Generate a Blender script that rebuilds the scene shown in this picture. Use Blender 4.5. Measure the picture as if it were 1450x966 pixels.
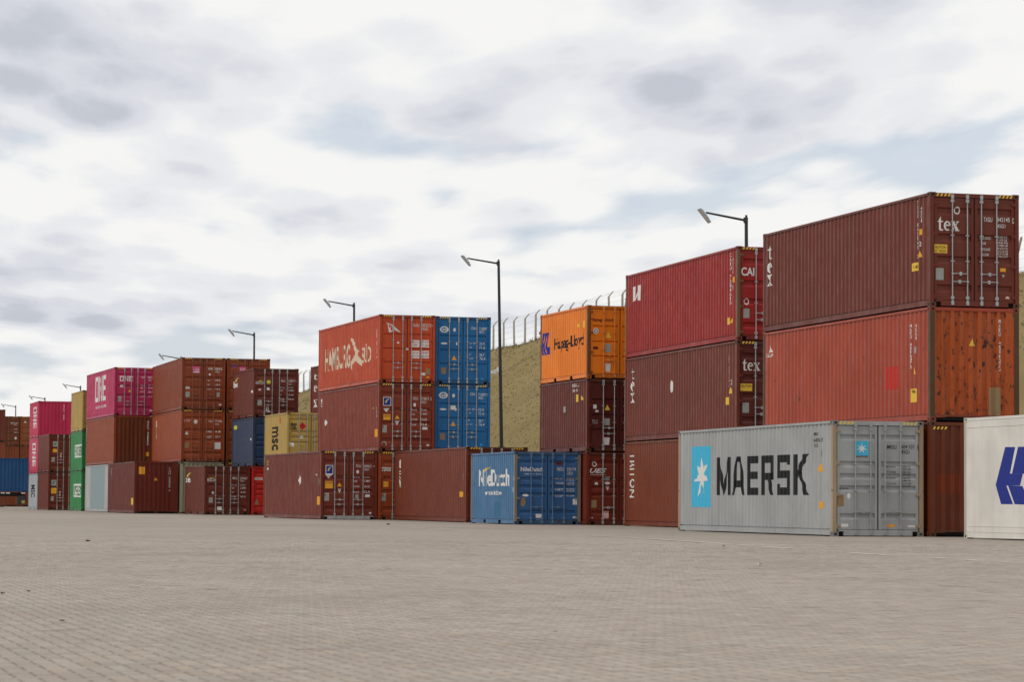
import bpy, math, random
from mathutils import Matrix, Vector, noise as mnoise
random.seed(7)
for o in list(bpy.data.objects): bpy.data.objects.remove(o)
scene = bpy.context.scene
COL = scene.collection
R = math.radians
# ---------------------------------------------------------------- camera
TH = R(15.4978)                       # direction of the container rows
CT, ST_ = math.cos(TH), math.sin(TH)
PITCH, ROLL, CAM_H, FPX = R(3.2194), R(-0.4150), 0.80, 4050.0
cd = bpy.data.cameras.new('camera'); cam = bpy.data.objects.new('camera', cd); COL.objects.link(cam)
F0 = Vector((0, math.cos(PITCH), math.sin(PITCH))); R0 = Vector((1, 0, 0)); U0 = Vector((0, -math.sin(PITCH), math.cos(PITCH)))
cr, sr = math.cos(ROLL), math.sin(ROLL)
rv = R0 * cr - U0 * sr; uv = R0 * sr + U0 * cr
cam.matrix_world = Matrix(((rv.x, uv.x, -F0.x, 0), (rv.y, uv.y, -F0.y, 0), (rv.z, uv.z, -F0.z, CAM_H), (0, 0, 0, 1)))
cd.sensor_width = 36.0; cd.lens = FPX / 1450 * 36; cd.clip_start = 0.5; cd.clip_end = 8000
cd.dof.use_dof = True; cd.dof.focus_distance = 78; cd.dof.aperture_fstop = 7.1
scene.camera = cam
# ---------------------------------------------------------------- sky and sun
SUN_EL, SUN_AZ = R(47), R(-120)        # azimuth measured from the view direction, negative = left
w = bpy.data.worlds.new('World'); scene.world = w; w.use_nodes = True
w.cycles.sampling_method = 'MANUAL'; w.cycles.sample_map_resolution = 256
wt = w.node_tree; wt.nodes.clear()
def wn(t, **k):
    n = wt.nodes.new(t)
    for a, b in k.items(): setattr(n, a, b)
    return n
wl = wt.links.new
sky = wn('ShaderNodeTexSky', sky_type='NISHITA'); sky.sun_disc = False; sky.sun_elevation = SUN_EL; sky.sun_rotation = SUN_AZ; sky.dust_density = 1.5; sky.air_density = 1.0
tc = wn('ShaderNodeTexCoord'); sep = wn('ShaderNodeSeparateXYZ'); wl(tc.outputs['Generated'], sep.inputs[0])
def wm(op, a, b=None, c=None, clamp=False):
    n = wn('ShaderNodeMath', operation=op); n.use_clamp = clamp
    for i, v in enumerate((a, b, c)):
        if v is None: continue
        if isinstance(v, (int, float)): n.inputs[i].default_value = v
        else: wl(v, n.inputs[i])
    return n.outputs[0]
zc = wm('ADD', wm('MAXIMUM', sep.outputs[2], 0.0), 0.105)
comb = wn('ShaderNodeCombineXYZ'); wl(wm('DIVIDE', sep.outputs[0], zc), comb.inputs[0]); wl(wm('DIVIDE', sep.outputs[1], zc), comb.inputs[1])
def wnoise(scale, detail, off, rough=0.55, dist=0.0):
    mp = wn('ShaderNodeMapping'); mp.inputs['Location'].default_value = off; wl(comb.outputs[0], mp.inputs[0])
    n = wn('ShaderNodeTexNoise'); n.inputs['Scale'].default_value = scale; n.inputs['Detail'].default_value = detail; n.inputs['Roughness'].default_value = rough; n.inputs['Distortion'].default_value = dist
    wl(mp.outputs[0], n.inputs['Vector']); return n.outputs[0]
def wramp(fac, stops):
    n = wn('ShaderNodeValToRGB'); n.color_ramp.interpolation = 'EASE'
    while len(n.color_ramp.elements) < len(stops): n.color_ramp.elements.new(0.5)
    for e, (p, c) in zip(n.color_ramp.elements, stops): e.position = p; e.color = (c[0], c[1], c[2], 1)
    wl(fac, n.inputs[0]); return n.outputs[0]
def wmix(fac, a, b):
    n = wn('ShaderNodeMix', data_type='RGBA'); wl(fac, n.inputs[0]); wl(a, n.inputs[6]); wl(b, n.inputs[7]); return n.outputs[2]
SKX, SKY = 75.5, 30.2
def wmap(off, sc):
    mp = wn('ShaderNodeMapping'); mp.inputs['Location'].default_value = off; mp.inputs['Scale'].default_value = sc; wl(comb.outputs[0], mp.inputs[0]); return mp.outputs[0]
def cloud_field(off):
    """billowing cloud thickness: broad masses broken up by heaped lumps"""
    a = wn('ShaderNodeTexNoise'); a.inputs['Scale'].default_value = 0.90; a.inputs['Detail'].default_value = 8; a.inputs['Roughness'].default_value = 0.60; a.inputs['Distortion'].default_value = 0.25; wl(wmap(off, (1, 0.52, 1)), a.inputs['Vector'])
    v = wn('ShaderNodeTexVoronoi', feature='F1'); v.inputs['Scale'].default_value = 2.5; v.inputs['Detail'].default_value = 2; v.inputs['Roughness'].default_value = 0.65;
    wv = wn('ShaderNodeMix', data_type='VECTOR'); wv.inputs[0].default_value = 0.12; wl(wmap(off, (1, 0.52, 1)), wv.inputs[4]); wl(a.outputs[1], wv.inputs[5]); wl(wv.outputs[1], v.inputs['Vector'])
    return wm('ADD', wm('MULTIPLY', a.outputs[0], 0.80), wm('MULTIPLY', wm('SUBTRACT', 0.75, v.outputs[0]), 0.26))
c0 = cloud_field((SKX, SKY, 0)); c1 = cloud_field((SKX + 0.03, SKY - 0.10, 0))
lit = wm('SUBTRACT', c0, c1)                       # side of each heap turned to the light
val = wm('ADD', wm('MULTIPLY', wm('SUBTRACT', 0.40, c0), 1.5), wm('MULTIPLY', lit, 1.9))
shade = wramp(wm('ADD', val, 0.475, clamp=True),
              [(0.30, (5.5, 5.75, 6.4)), (0.43, (7.0, 7.2, 7.7)), (0.53, (8.1, 8.2, 8.45)), (0.68, (9.25, 9.2, 9.1))])
cover = wramp(c0, [(0.15, (0.35, 0.35, 0.35)), (0.27, (1, 1, 1))])
skyb = wn('ShaderNodeMix', data_type='RGBA'); skyb.inputs[0].default_value = 0.6; wl(sky.outputs[0], skyb.inputs[6]); skyb.inputs[7].default_value = (5.9, 6.9, 8.4, 1)   # thin haze veiling the blue
bg = wn('ShaderNodeBackground'); bg.inputs[1].default_value = 0.1
wl(wmix(cover, skyb.outputs[2], shade), bg.inputs[0])
wo = wn('ShaderNodeOutputWorld'); wl(bg.outputs[0], wo.inputs[0])
sl = bpy.data.lights.new('sun', 'SUN'); sl.energy = 1.3; sl.angle = R(18); sl.color = (1, 0.95, 0.88)
sun = bpy.data.objects.new('sun', sl); COL.objects.link(sun)
sd = Vector((math.sin(SUN_AZ) * math.cos(SUN_EL), math.cos(SUN_AZ) * math.cos(SUN_EL), math.sin(SUN_EL)))
sun.rotation_euler = (-sd).to_track_quat('-Z', 'Y').to_euler(); sun.location = (-30, 20, 60)
vs = scene.view_settings; vs.view_transform = 'Standard'; vs.look = 'None'; vs.exposure = 0.0; vs.gamma = 1.0; vs.use_curve_mapping = False

# ---------------------------------------------------------------- helpers
def VU(v, u, z=0.0):                  # yard coordinates (across the rows, along the rows) to world
    return Vector((v * CT - u * ST_, v * ST_ + u * CT, z))
class MB:
    """collects faces (with material slot) and builds one mesh"""
    def __init__(s): s.v = []; s.f = []; s.m = []
    def poly(s, pts, m=0):
        b = len(s.v); s.v += [tuple(p) for p in pts]; s.f.append(tuple(range(b, b + len(pts)))); s.m.append(m)
    def box(s, x0, x1, y0, y1, z0, z1, m=0):
        b = len(s.v)
        s.v += [(x0,y0,z0),(x1,y0,z0),(x1,y1,z0),(x0,y1,z0),(x0,y0,z1),(x1,y0,z1),(x1,y1,z1),(x0,y1,z1)]
        for q in ((0,3,2,1),(4,5,6,7),(0,1,5,4),(1,2,6,5),(2,3,7,6),(3,0,4,7)): s.f.append(tuple(b + i for i in q)); s.m.append(m)
    def tube(s, a, c, r0, r1=None, n=8, m=0, caps=True):
        a, c = Vector(a), Vector(c); r1 = r0 if r1 is None else r1
        d = (c - a).normalized(); e = d.orthogonal().normalized(); g = d.cross(e); b = len(s.v)
        for p, r in ((a, r0), (c, r1)):
            for i in range(n):
                t = 2 * math.pi * i / n; s.v.append(tuple(p + e * (r * math.cos(t)) + g * (r * math.sin(t))))
        for i in range(n): s.f.append((b + i, b + (i + 1) % n, b + n + (i + 1) % n, b + n + i)); s.m.append(m)
        if caps: s.f.append(tuple(b + i for i in range(n))[::-1]); s.f.append(tuple(b + n + i for i in range(n))); s.m += [m, m]
    def mesh(s, name, smooth=False):
        me = bpy.data.meshes.new(name); me.from_pydata(s.v, [], s.f); me.polygons.foreach_set('material_index', s.m)
        if smooth: me.polygons.foreach_set('use_smooth', [True] * len(s.f))
        me.update(); return me
def link(name, me, parent=None, mats=None, loc=None):
    """mesh object; shared mesh data, materials set per object"""
    o = bpy.data.objects.new(name, me); COL.objects.link(o)
    if parent: o.parent = parent
    if loc is not None: o.location = loc
    if mats:
        while len(me.materials) < len(mats): me.materials.append(None)
        for i, m in enumerate(mats): o.material_slots[i].link = 'OBJECT'; o.material_slots[i].material = m
    return o
def empty(name, loc, rz, label, cat, group=None):
    o = bpy.data.objects.new(name, None); COL.objects.link(o); o.location = loc; o.rotation_euler = (0, 0, rz); o.empty_display_size = 0.3
    o['label'] = label; o['category'] = cat
    if group: o['group'] = group
    return o
def tag(o, label=None, cat=None, group=None, kind=None):
    for k, v in (('label', label), ('category', cat), ('group', group), ('kind', kind)):
        if v: o[k] = v
    return o
def new_mat(name):
    m = bpy.data.materials.new(name); m.use_nodes = True; return m, m.node_tree, m.node_tree.nodes['Principled BSDF']
def N(t, typ, **k):
    n = t.nodes.new(typ)
    for a, b in k.items(): setattr(n, a, b)
    return n
def ramp(t, fac, stops):
    n = N(t, 'ShaderNodeValToRGB')
    while len(n.color_ramp.elements) < len(stops): n.color_ramp.elements.new(0.5)
    for e, (p, c) in zip(n.color_ramp.elements, stops):
        e.position = p; e.color = (c, c, c, 1) if isinstance(c, (int, float)) else (*c, 1)
    t.links.new(fac, n.inputs[0]); return n.outputs[0]
def mix(t, fac, a, b, mode='MIX'):
    n = N(t, 'ShaderNodeMix', data_type='RGBA', blend_type=mode)
    for i, v in ((0, fac), (6, a), (7, b)):
        if isinstance(v, (int, float)): n.inputs[i].default_value = v
        elif isinstance(v, tuple): n.inputs[i].default_value = (*v, 1)
        else: t.links.new(v, n.inputs[i])
    return n.outputs[2]
def noise(t, vec, scale, detail=4, rough=0.55, sc=(1, 1, 1), off=(0, 0, 0)):
    mp = N(t, 'ShaderNodeMapping'); mp.inputs['Scale'].default_value = sc; mp.inputs['Location'].default_value = off; t.links.new(vec, mp.inputs[0])
    n = N(t, 'ShaderNodeTexNoise'); n.inputs['Scale'].default_value = scale; n.inputs['Detail'].default_value = detail; n.inputs['Roughness'].default_value = rough
    t.links.new(mp.outputs[0], n.inputs['Vector']); return n.outputs[0]
def paint(name, col, rust=0.25, dirt=0.35, rough=0.42, spots=0.0, fade=0.25):
    """weathered container paint: fading, run-off streaks, rust blooms and chips, all in the container's own coordinates"""
    m, t, p = new_mat(name); rnd = random.Random(name); off = tuple(rnd.uniform(-50, 50) for _ in range(3))
    co = N(t, 'ShaderNodeTexCoord').outputs['Object']
    col = tuple(c * 0.86 for c in col); g = sum(col) / 3
    if col[0] > 2.2 * col[2]: col = (col[0] * 1.03, col[1] * 1.04, col[2] * 0.72)
    faded = tuple(min(0.9, c * 1.16 + g * 0.035) for c in col); dark = tuple(c * 0.70 for c in col)
    c = mix(t, ramp(t, noise(t, co, 0.8, 5, off=off), [(0.38, 0), (0.68, 1)]), col, faded)
    mx = N(t, 'ShaderNodeMath', operation='MULTIPLY'); t.links.new(ramp(t, noise(t, co, 2.2, 6, 0.65, (2.2, 2.2, 0.16), off), [(0.46, 0), (0.72, 1)]), mx.inputs[0]); mx.inputs[1].default_value = dirt
    c = mix(t, mx.outputs[0], c, dark)
    dust = N(t, 'ShaderNodeMath', operation='MULTIPLY'); t.links.new(ramp(t, noise(t, co, 1.4, 7, 0.7, (1, 1, 0.6), tuple(v + 9 for v in off)), [(0.5, 0), (0.8, 1)]), dust.inputs[0]); dust.inputs[1].default_value = dirt * 0.22
    c = mix(t, dust.outputs[0], c, (0.20, 0.165, 0.125))
    r1 = ramp(t, noise(t, co, 2.6, 9, 0.72, (1, 1, 0.75), tuple(v + 21 for v in off)), [(0.70 - 0.14 * rust, 0), (0.76 - 0.14 * rust, 1)])
    c = mix(t, r1, c, (0.085, 0.034, 0.016))
    st = ramp(t, noise(t, co, 3.2, 5, 0.6, (2.6, 2.6, 0.10), tuple(v + 33 for v in off)), [(0.66 - 0.05 * rust, 0), (0.76 - 0.05 * rust, 0.55)])
    c = mix(t, st, c, (0.11, 0.045, 0.02))
    sc_ = ramp(t, noise(t, co, 5.5, 8, 0.75, (0.5, 0.5, 1.6), tuple(v + 41 for v in off)), [(0.70, 0), (0.74, 0.45)])
    c = mix(t, sc_, c, tuple(min(0.7, v * 1.5 + 0.05) for v in col))
    if spots:
        r2 = ramp(t, noise(t, co, 8.5, 7, 0.66, (1, 1, 0.55), tuple(v + 5 for v in off)), [(0.69 - 0.13 * spots, 0), (0.74 - 0.13 * spots, 0.92)])
        c = mix(t, r2, c, (0.030, 0.016, 0.012))
    t.links.new(c, p.inputs['Base Color'])
    rr = ramp(t, noise(t, co, 3.0, 4, off=off), [(0.3, rough - 0.06), (0.7, rough + 0.16)]); t.links.new(rr, p.inputs['Roughness'])
    p.inputs['Specular IOR Level'].default_value = 0.26
    bp = N(t, 'ShaderNodeBump'); bp.inputs['Strength'].default_value = 0.45; bp.inputs['Distance'].default_value = 0.03
    t.links.new(noise(t, co, 1.6, 3, off=off), bp.inputs['Height']); t.links.new(bp.outputs[0], p.inputs['Normal'])
    return m
def plain(name, col, rough=0.6, metal=0.0, var=0.18, scale=3.0):
    m, t, p = new_mat(name); co = N(t, 'ShaderNodeTexCoord').outputs['Object']
    c = mix(t, noise(t, co, scale, 6), tuple(v * (1 - var) for v in col), tuple(min(1, v * (1 + var)) for v in col))
    t.links.new(c, p.inputs['Base Color']); p.inputs['Roughness'].default_value = rough; p.inputs['Metallic'].default_value = metal; return m
GALV = plain('galvanised_steel', (0.36, 0.37, 0.37), 0.45, 0.3, 0.3, 8)
BLACK = plain('black_rubber', (0.012, 0.012, 0.012), 0.8)
HOLE = plain('dark_hole', (0.01, 0.009, 0.008), 0.9)
# key: (v, u, yaw offset deg, base z, length code, height code, door end away?)
HC, ST = 2.896, 2.591
BASE = -0.006
def stk(*hs):
    z, out = BASE, []
    for h in hs: out.append(z); z += h + 0.004
    return out
Z3H = stk(HC, HC, HC, HC); Z3S = stk(ST, ST, ST, ST)
POSE = {
 'RF': (28.83, 51.11, 0, Z3H[0], 40, HC, 1),
 'M':  (26.76, 66.54, -0.5, Z3H[0], 40, HC, 0),
 'T1': (29.30, 66.35, -0.45, Z3H[0], 40, HC, 1), 'T2': (29.30, 66.35, -0.45, Z3H[1], 40, HC, 1), 'T3': (29.31, 66.36, -0.40, Z3H[2], 40, HC, 0),
 'C1': (29.98, 82.38, -1.5, Z3H[0], 40, HC, 0), 'C2': (29.98, 82.38, -1.5, Z3H[1], 40, HC, 0), 'C3': (29.99, 82.37, -1.5, Z3H[2], 40, HC, 0),
 'D1': (29.54, 96.57, -0.1, Z3S[0], 20, ST, 0), 'D2': (29.54, 96.57, -0.1, Z3S[1], 20, ST, 0), 'D3': (29.54, 96.56, -0.1, Z3S[2], 20, ST, 0),
 'ND': (27.07, 97.15, 0.05, Z3S[0], 20, ST, 0),
 'E1': (27.50, 105.60, -0.25, Z3H[0], 40, HC, 0),
 'FB': (24.43, 118.00, 0.6, Z3H[0], 40, HC, 0), 'FR': (26.90, 117.88, 0.5, Z3H[0], 40, HC, 0), 'FX': (29.40, 118.14, 0.05, Z3H[0], 40, HC, 0),
 'HS1': (26.86, 117.85, 0.5, Z3H[1], 40, HC, 0), 'HS2': (26.86, 117.85, 0.5, Z3H[2], 40, HC, 0),
 'BL1': (29.38, 118.14, 0.05, Z3H[1], 40, HC, 0), 'BL2': (29.38, 118.14, 0.05, Z3H[2], 40, HC, 0),
 'YB': (27.30, 140.21, 0.1, Z3S[0], 20, ST, 0), 'Y': (27.30, 140.21, 0.1, Z3S[1], 20, ST, 0),
 'X1': (29.85, 141.00, 0, Z3S[0], 20, ST, 0), 'X2': (29.85, 141.00, 0, Z3S[1], 20, ST, 0), 'X3': (29.85, 141.00, 0, Z3S[2], 20, ST, 0),
 'BIC': (24.74, 149.67, 0.5, Z3S[0], 20, ST, 0),
 'R': (27.25, 149.44, 0.5, Z3S[0], 20, ST, 0), 'NV': (27.25, 149.44, 0.5, Z3S[1], 20, ST, 0), 'NV3': (27.25, 149.44, 0.5, Z3S[2], 20, ST, 0),
 'HB': (24.75, 157.90, -0.7, Z3H[0], 40, HC, 1), 'H2': (24.75, 157.85, -0.8, Z3H[1], 40, HC, 0), 'H3': (24.75, 157.85, -0.8, Z3H[2], 40, HC, 0),
 'HR1': (27.29, 157.90, -0.7, Z3H[0], 40, HC, 0), 'HR2': (27.29, 157.90, -0.7, Z3H[1], 40, HC, 0), 'HR3': (27.29, 157.90, -0.7, Z3H[2], 40, HC, 0),
 'I': (22.24, 158.20, -0.7, Z3H[0], 40, HC, 1),
 'O1': (22.80, 171.22, 0.7, Z3H[0], 40, HC, 0), 'O2': (22.80, 171.22, 0.7, Z3H[1], 40, HC, 1), 'O3': (22.80, 171.22, 0.7, Z3H[2], 40, HC, 0),
 'G1': (22.55, 184.60, 0, Z3S[0], 20, ST, 0), 'G2': (22.55, 184.60, 0, Z3S[1], 20, ST, 0), 'G3': (22.55, 184.60, 0, Z3S[2], 20, ST, 0),
 'F1': (21.72, 196.14, 0.5, Z3S[0], 20, ST, 0), 'F2': (21.72, 196.14, 0.5, Z3S[1], 20, ST, 0),
 'P1': (22.08, 206.49, -0.2, Z3S[0], 20, ST, 1), 'P2': (22.08, 206.49, -0.2, Z3S[1], 20, ST, 1), 'P3': (22.08, 206.49, -0.2, Z3S[2], 20, ST, 1),
 'A1': (25.58, 278.6, 0, Z3H[0], 40, HC, 1), 'A2': (25.58, 278.6, 0, Z3H[1], 40, HC, 1), 'A3': (25.58, 278.6, 0, Z3H[2], 40, HC, 0),
 'B1': (28.10, 278.6, 0, Z3H[0], 40, HC, 1), 'B2': (28.10, 278.6, 0, Z3H[1], 40, HC, 1), 'B3': (28.10, 278.6, 0, Z3H[2], 40, HC, 0),
 'Q1': (22.22, 257.8, 0, Z3H[0], 40, HC, 1), 'Q2': (22.22, 257.8, 0, Z3H[1], 40, HC, 1), 'Q3': (22.22, 257.8, 0, Z3H[2], 40, HC, 1),
}
DECALS = {
 'T3': [('F','tex','W','tex',0.222,0.812,1.925,2.288),
   ('F','ring','W','',0.674,0.847,2.353,2.543),
   ('F','rect','Y','',0.055,0.481,1.355,1.572),
   ('F','text','K','CAUTION',0.089,0.447,1.466,1.540),
   ('F','text','K','9\'6" HIGH',0.089,0.447,1.380,1.442),
   ('F','rect','G','',0.168,0.380,0.672,0.974),
   ('F','text','W','TXGU',1.474,1.715,2.187,2.299),
   ('F','text','W','842145',1.844,2.193,2.196,2.305),
   ('F','text','W','2',2.284,2.354,2.181,2.281),
   ('F','frame','W','',2.263,2.370,2.166,2.295),
   ('F','text','W','45G1',1.849,2.069,2.038,2.137),
   ('F','text','W','MAX.GROSS',1.393,1.692,1.735,1.802),
   ('F','text','W','TARE',1.406,1.540,1.601,1.663),
   ('F','text','W','PAYLOAD',1.392,1.654,1.447,1.516),
   ('F','text','W','CU.CAP.',1.392,1.627,1.313,1.380),
   ('F','text','W','32.500 KG',1.843,2.138,1.786,1.836),
   ('F','text','W','71.650 LB',1.842,2.138,1.711,1.761),
   ('F','text','W','3.830 KG',1.842,2.137,1.637,1.687),
   ('F','text','W','8.440 LB',1.842,2.137,1.568,1.617),
   ('F','text','W','28.670 KG',1.842,2.137,1.493,1.543),
   ('F','text','W','63.210 LB',1.842,2.137,1.421,1.471),
   ('F','text','W','76.4 CU.M',1.842,2.137,1.352,1.402),
   ('F','text','W','2.700 CU.FT',1.841,2.137,1.283,1.332),
   ('F','rect','O','',1.926,2.082,0.924,1.015),
   ('F','tri_dn','G','',1.966,2.065,0.763,0.850),
   ('F','disc','P','',2.072,2.187,0.185,0.302),
   ('S','vtext','W','TXGU 842145 2',0.915,0.849,1.271,2.766),
   ('S','vtext','W','45G1',0.667,0.609,2.170,2.592),
   ('S','rect','Y','',1.232,0.811,0.965,1.177),
   ('S','text','K','9.6',1.175,0.861,1.027,1.119),
   ('S','tri','O','',0.811,0.593,1.293,1.455),
   ('S','rect','O','',0.716,0.604,1.861,2.010),
   ('S','vtext','W','2',0.718,0.641,1.565,1.701),
   ('S','tex','W','t',11.845,11.525,2.110,2.567),
   ('S','tex','W','e',11.866,11.510,1.710,2.030),
   ('S','tex','W','x',11.875,11.496,1.339,1.669)],
 'T2': [('S','tri','W','',11.791,11.465,2.300,2.505),
   ('S','text','W','GAN',11.938,11.346,2.157,2.259),
   ('S','rect','RR','',2.923,2.091,0.883,1.489),
   ('S','vtext','W','MAEU 4516372',1.311,1.225,1.373,2.520),
   ('S','vtext','W','45G1',0.975,0.925,2.092,2.514),
   ('S','rect','Y','',1.276,0.931,0.510,0.858),
   ('S','text','K','9.6',1.232,0.962,0.743,0.825),
   ('S','tri','Y','',1.118,0.961,1.227,1.413),
   ('S','rect','G','',1.098,0.948,1.760,1.922),
   ('F','tri','Y','',1.067,1.251,1.919,2.104),
   ('F','vtext','W','MAEU 4516372',1.876,1.959,1.291,2.616),
   ('F','rect','RR','',2.273,2.393,1.173,2.051),
   ('F','rect','TN','',1.602,1.949,0.164,0.878)],
 'T1': [('F','rect','PB','',0.179,0.826,1.094,1.571),
   ('F','stripes','Y','',0.076,0.472,2.699,2.768)],
 'M': [('F','rect','LB','',0.593,0.966,2.019,2.384),
   ('F','star','W','',0.632,0.945,2.055,2.335),
   ('F','text','K','MAERSK',0.606,0.963,1.975,2.019),
   ('F','text','K','MRSU',1.467,1.716,2.194,2.296),
   ('F','text','K','604 537',1.847,2.207,2.204,2.301),
   ('F','text','K','0',2.292,2.342,2.202,2.285),
   ('F','frame','K','',2.276,2.358,2.183,2.305),
   ('F','text','K','45G1',1.847,2.065,2.076,2.174),
   ('F','text','K','MAX.GROSS',1.454,1.703,1.732,1.773),
   ('F','text','K','TARE',1.454,1.703,1.595,1.637),
   ('F','text','K','PAYLOAD',1.454,1.703,1.444,1.486),
   ('F','text','K','CU.CAP',1.454,1.703,1.303,1.344),
   ('F','text','K','32.500 KGS',1.839,2.102,1.736,1.777),
   ('F','text','K','71.650 LBS',1.839,2.102,1.672,1.714),
   ('F','text','K','3.980 KGS',1.839,2.102,1.594,1.636),
   ('F','text','K','8.770 LBS',1.839,2.102,1.531,1.572),
   ('F','text','K','28.520 KGS',1.839,2.102,1.448,1.489),
   ('F','text','K','62.880 LBS',1.839,2.102,1.384,1.426),
   ('F','text','K','76.3 CU.M',1.839,2.102,1.306,1.348),
   ('F','text','K','2.694 CU.FT',1.839,2.102,1.243,1.284),
   ('F','rect','TN','',0.101,0.308,0.746,1.037),
   ('F','disc','W','',0.394,0.487,0.937,1.082),
   ('F','text','K','RESPONSIBLE CARE',0.179,0.446,1.173,1.214),
   ('F','rect','W','',0.239,0.426,0.214,0.316),
   ('F','rect','O','',1.428,1.671,0.200,0.305),
   ('F','rect','W','',2.022,2.227,0.218,0.283),
   ('F','rect','W','',0.239,0.311,0.858,0.892),
   ('S','rect','LB','',11.038,9.364,0.691,2.410),
   ('S','bigstar','W','',10.880,9.455,0.881,2.259),
   ('S','block','K','MAERSK',8.911,1.745,1.029,2.081),
   ('S','text','K','MRSU',1.356,1.049,2.532,2.613),
   ('S','text','K','604537',1.335,0.724,2.373,2.467),
   ('S','text','K','0',1.307,1.130,2.244,2.323),
   ('S','vtext','K','45G1',0.903,0.832,1.997,2.157),
   ('S','tri','O','',1.114,0.674,1.624,1.845),
   ('S','rect','O','',0.975,0.692,0.688,0.859)],
 'C3': [('S','cai','W','',11.421,10.420,1.912,2.456),
   ('S','rect','Y','',1.002,0.763,0.528,0.746),
   ('S','tri','Y','',0.735,0.497,0.567,0.730),
   ('S','vtext','W','CAIU 7284610',0.763,0.663,1.121,2.736),
   ('S','vtext','W','45G1',0.499,0.422,2.067,2.579),
   ('S','rect','O','',0.537,0.376,1.802,1.976),
   ('S','vtext','W','9.6',0.523,0.424,1.586,1.722),
   ('F','text','W','CAI:b',0.134,0.559,1.987,2.245),
   ('F','ring','W','',0.231,0.404,1.094,1.298),
   ('F','rect','G','',0.210,0.405,0.687,0.977)],
 'C2': [('S','tex','W','t',11.503,11.194,2.156,2.545),
   ('S','tex','W','e',11.547,11.169,1.718,2.083),
   ('S','tex','W','x',11.558,11.162,1.341,1.670),
   ('S','diamond','W','',7.028,6.573,1.520,1.937),
   ('S','vtext','W','TEMU 809216 4',0.892,0.810,1.491,2.545),
   ('S','vtext','W','45G1',0.589,0.501,2.140,2.500),
   ('S','vtext','W','2',0.672,0.566,1.543,1.723),
   ('S','rect','Y','',1.196,0.775,0.948,1.180),
   ('S','tri','Y','',0.797,0.541,1.286,1.485),
   ('F','tex','W','tex',0.202,0.771,1.972,2.340),
   ('F','rect','Y','',0.094,0.513,1.345,1.570),
   ('F','text','K','CAUTION',0.124,0.488,1.460,1.536),
   ('F','rect','G','',0.201,0.411,0.675,0.988)],
 'C1': [('S','rtext','W','TRITON',11.580,11.083,0.976,2.528)],
 'D3': [('S','hl','NB','',5.933,4.835,1.073,1.893),
   ('S','text','K','Hapag-Lloyd:b',4.281,0.530,1.082,1.622),
   ('S','rect','Y','',0.664,0.401,1.824,2.067),
   ('S','rect','Y','',1.363,1.036,1.879,1.984),
   ('F','text','DR','Hapag-Lloyd:b',0.112,0.960,1.996,2.148),
   ('F','disc','W','',0.222,0.420,1.576,1.784),
   ('F','ring','K','',0.258,0.384,1.611,1.749),
   ('F','tri','Y','',0.674,0.890,1.442,1.656),
   ('F','rect','G','',0.669,0.875,0.930,1.241),
   ('F','rect','DR','',0.226,0.406,1.024,1.128),
   ('F','shield','W','',0.673,0.879,0.188,0.533)],
 'D2': [('F','rect','W','',0.241,0.367,1.517,1.661),
   ('F','rect','W','',0.325,0.433,1.397,1.466),
   ('F','tri','Y','',0.662,0.865,1.472,1.669),
   ('F','rect','G','',0.640,0.857,0.938,1.179),
   ('F','shield','W','',0.626,0.860,0.180,0.507),
   ('F','text','G','TRLU',0.190,0.413,0.983,1.131),
   ('S','text','W','BSIU',1.856,1.102,2.341,2.446),
   ('S','text','W','22G1',1.853,1.099,2.166,2.253),
   ('S','rect','Y','',1.481,1.202,1.795,2.057),
   ('S','tri','Y','',0.865,0.577,1.845,2.018),
   ('S','disc','G','',3.114,2.702,1.456,1.675)],
 'D1': [('F','text','W','UES:bi',0.111,0.747,1.839,2.003),
   ('F','text','W','UNITED EQUIPMENT',0.111,0.741,1.756,1.797),
   ('F','ring','W','',0.217,0.386,2.057,2.246),
   ('F','rect','G','',0.688,0.879,1.581,1.711),
   ('F','disc','W','',0.678,0.879,1.436,1.529),
   ('F','rect','W','',0.318,0.426,1.423,1.508),
   ('F','tri_dn','P','',0.715,0.873,1.217,1.375),
   ('F','rect','TN','',0.189,0.387,0.616,0.890),
   ('F','shield','P','',0.612,0.857,0.213,0.498),
   ('F','rect','W','',0.156,0.253,0.224,0.272)],
 'ND': [('F','text','W','NileDutch:b',0.227,1.050,1.880,2.031),
   ('F','text','W','Africa Line',0.353,1.051,1.767,1.818),
   ('F','text','W','NIDU',1.570,1.803,1.907,2.035),
   ('F','text','W','226174',1.929,2.264,1.918,2.028),
   ('F','text','W','3',2.351,2.402,1.904,2.031),
   ('F','text','W','22G1',1.941,2.146,1.773,1.876),
   ('F','text','W','MAX.GR.',1.500,1.806,1.604,1.673),
   ('F','text','W','TARE',1.501,1.807,1.432,1.501),
   ('F','text','W','NET',1.503,1.808,1.208,1.277),
   ('F','text','W','CU.CAP',1.504,1.810,0.991,1.060),
   ('F','text','W','30.480 KG',1.921,2.202,1.628,1.683),
   ('F','text','W','67.200 LB',1.921,2.202,1.559,1.614),
   ('F','text','W','2.220 KG',1.922,2.203,1.456,1.511),
   ('F','text','W','4.890 LB',1.922,2.203,1.387,1.442),
   ('F','text','W','28.260 KG',1.923,2.204,1.235,1.291),
   ('F','text','W','62.310 LB',1.924,2.204,1.167,1.222),
   ('F','text','W','33.2 CU.M',1.925,2.205,1.008,1.063),
   ('F','disc','TN','',0.236,0.414,0.632,0.958),
   ('F','disc','W','',0.312,0.537,0.993,1.085),
   ('F','rect','W','',2.153,2.315,0.713,0.920),
   ('F','shield','W','',0.782,1.018,0.094,0.378),
   ('F','rect','W','',2.156,2.282,0.231,0.293),
   ('F','disc','DR','',1.515,1.802,2.103,2.224),
   ('S','text','W','NileDutch:b',4.964,0.820,1.357,1.970),
   ('S','swoosh','Y','',4.537,3.127,1.894,2.061),
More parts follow.
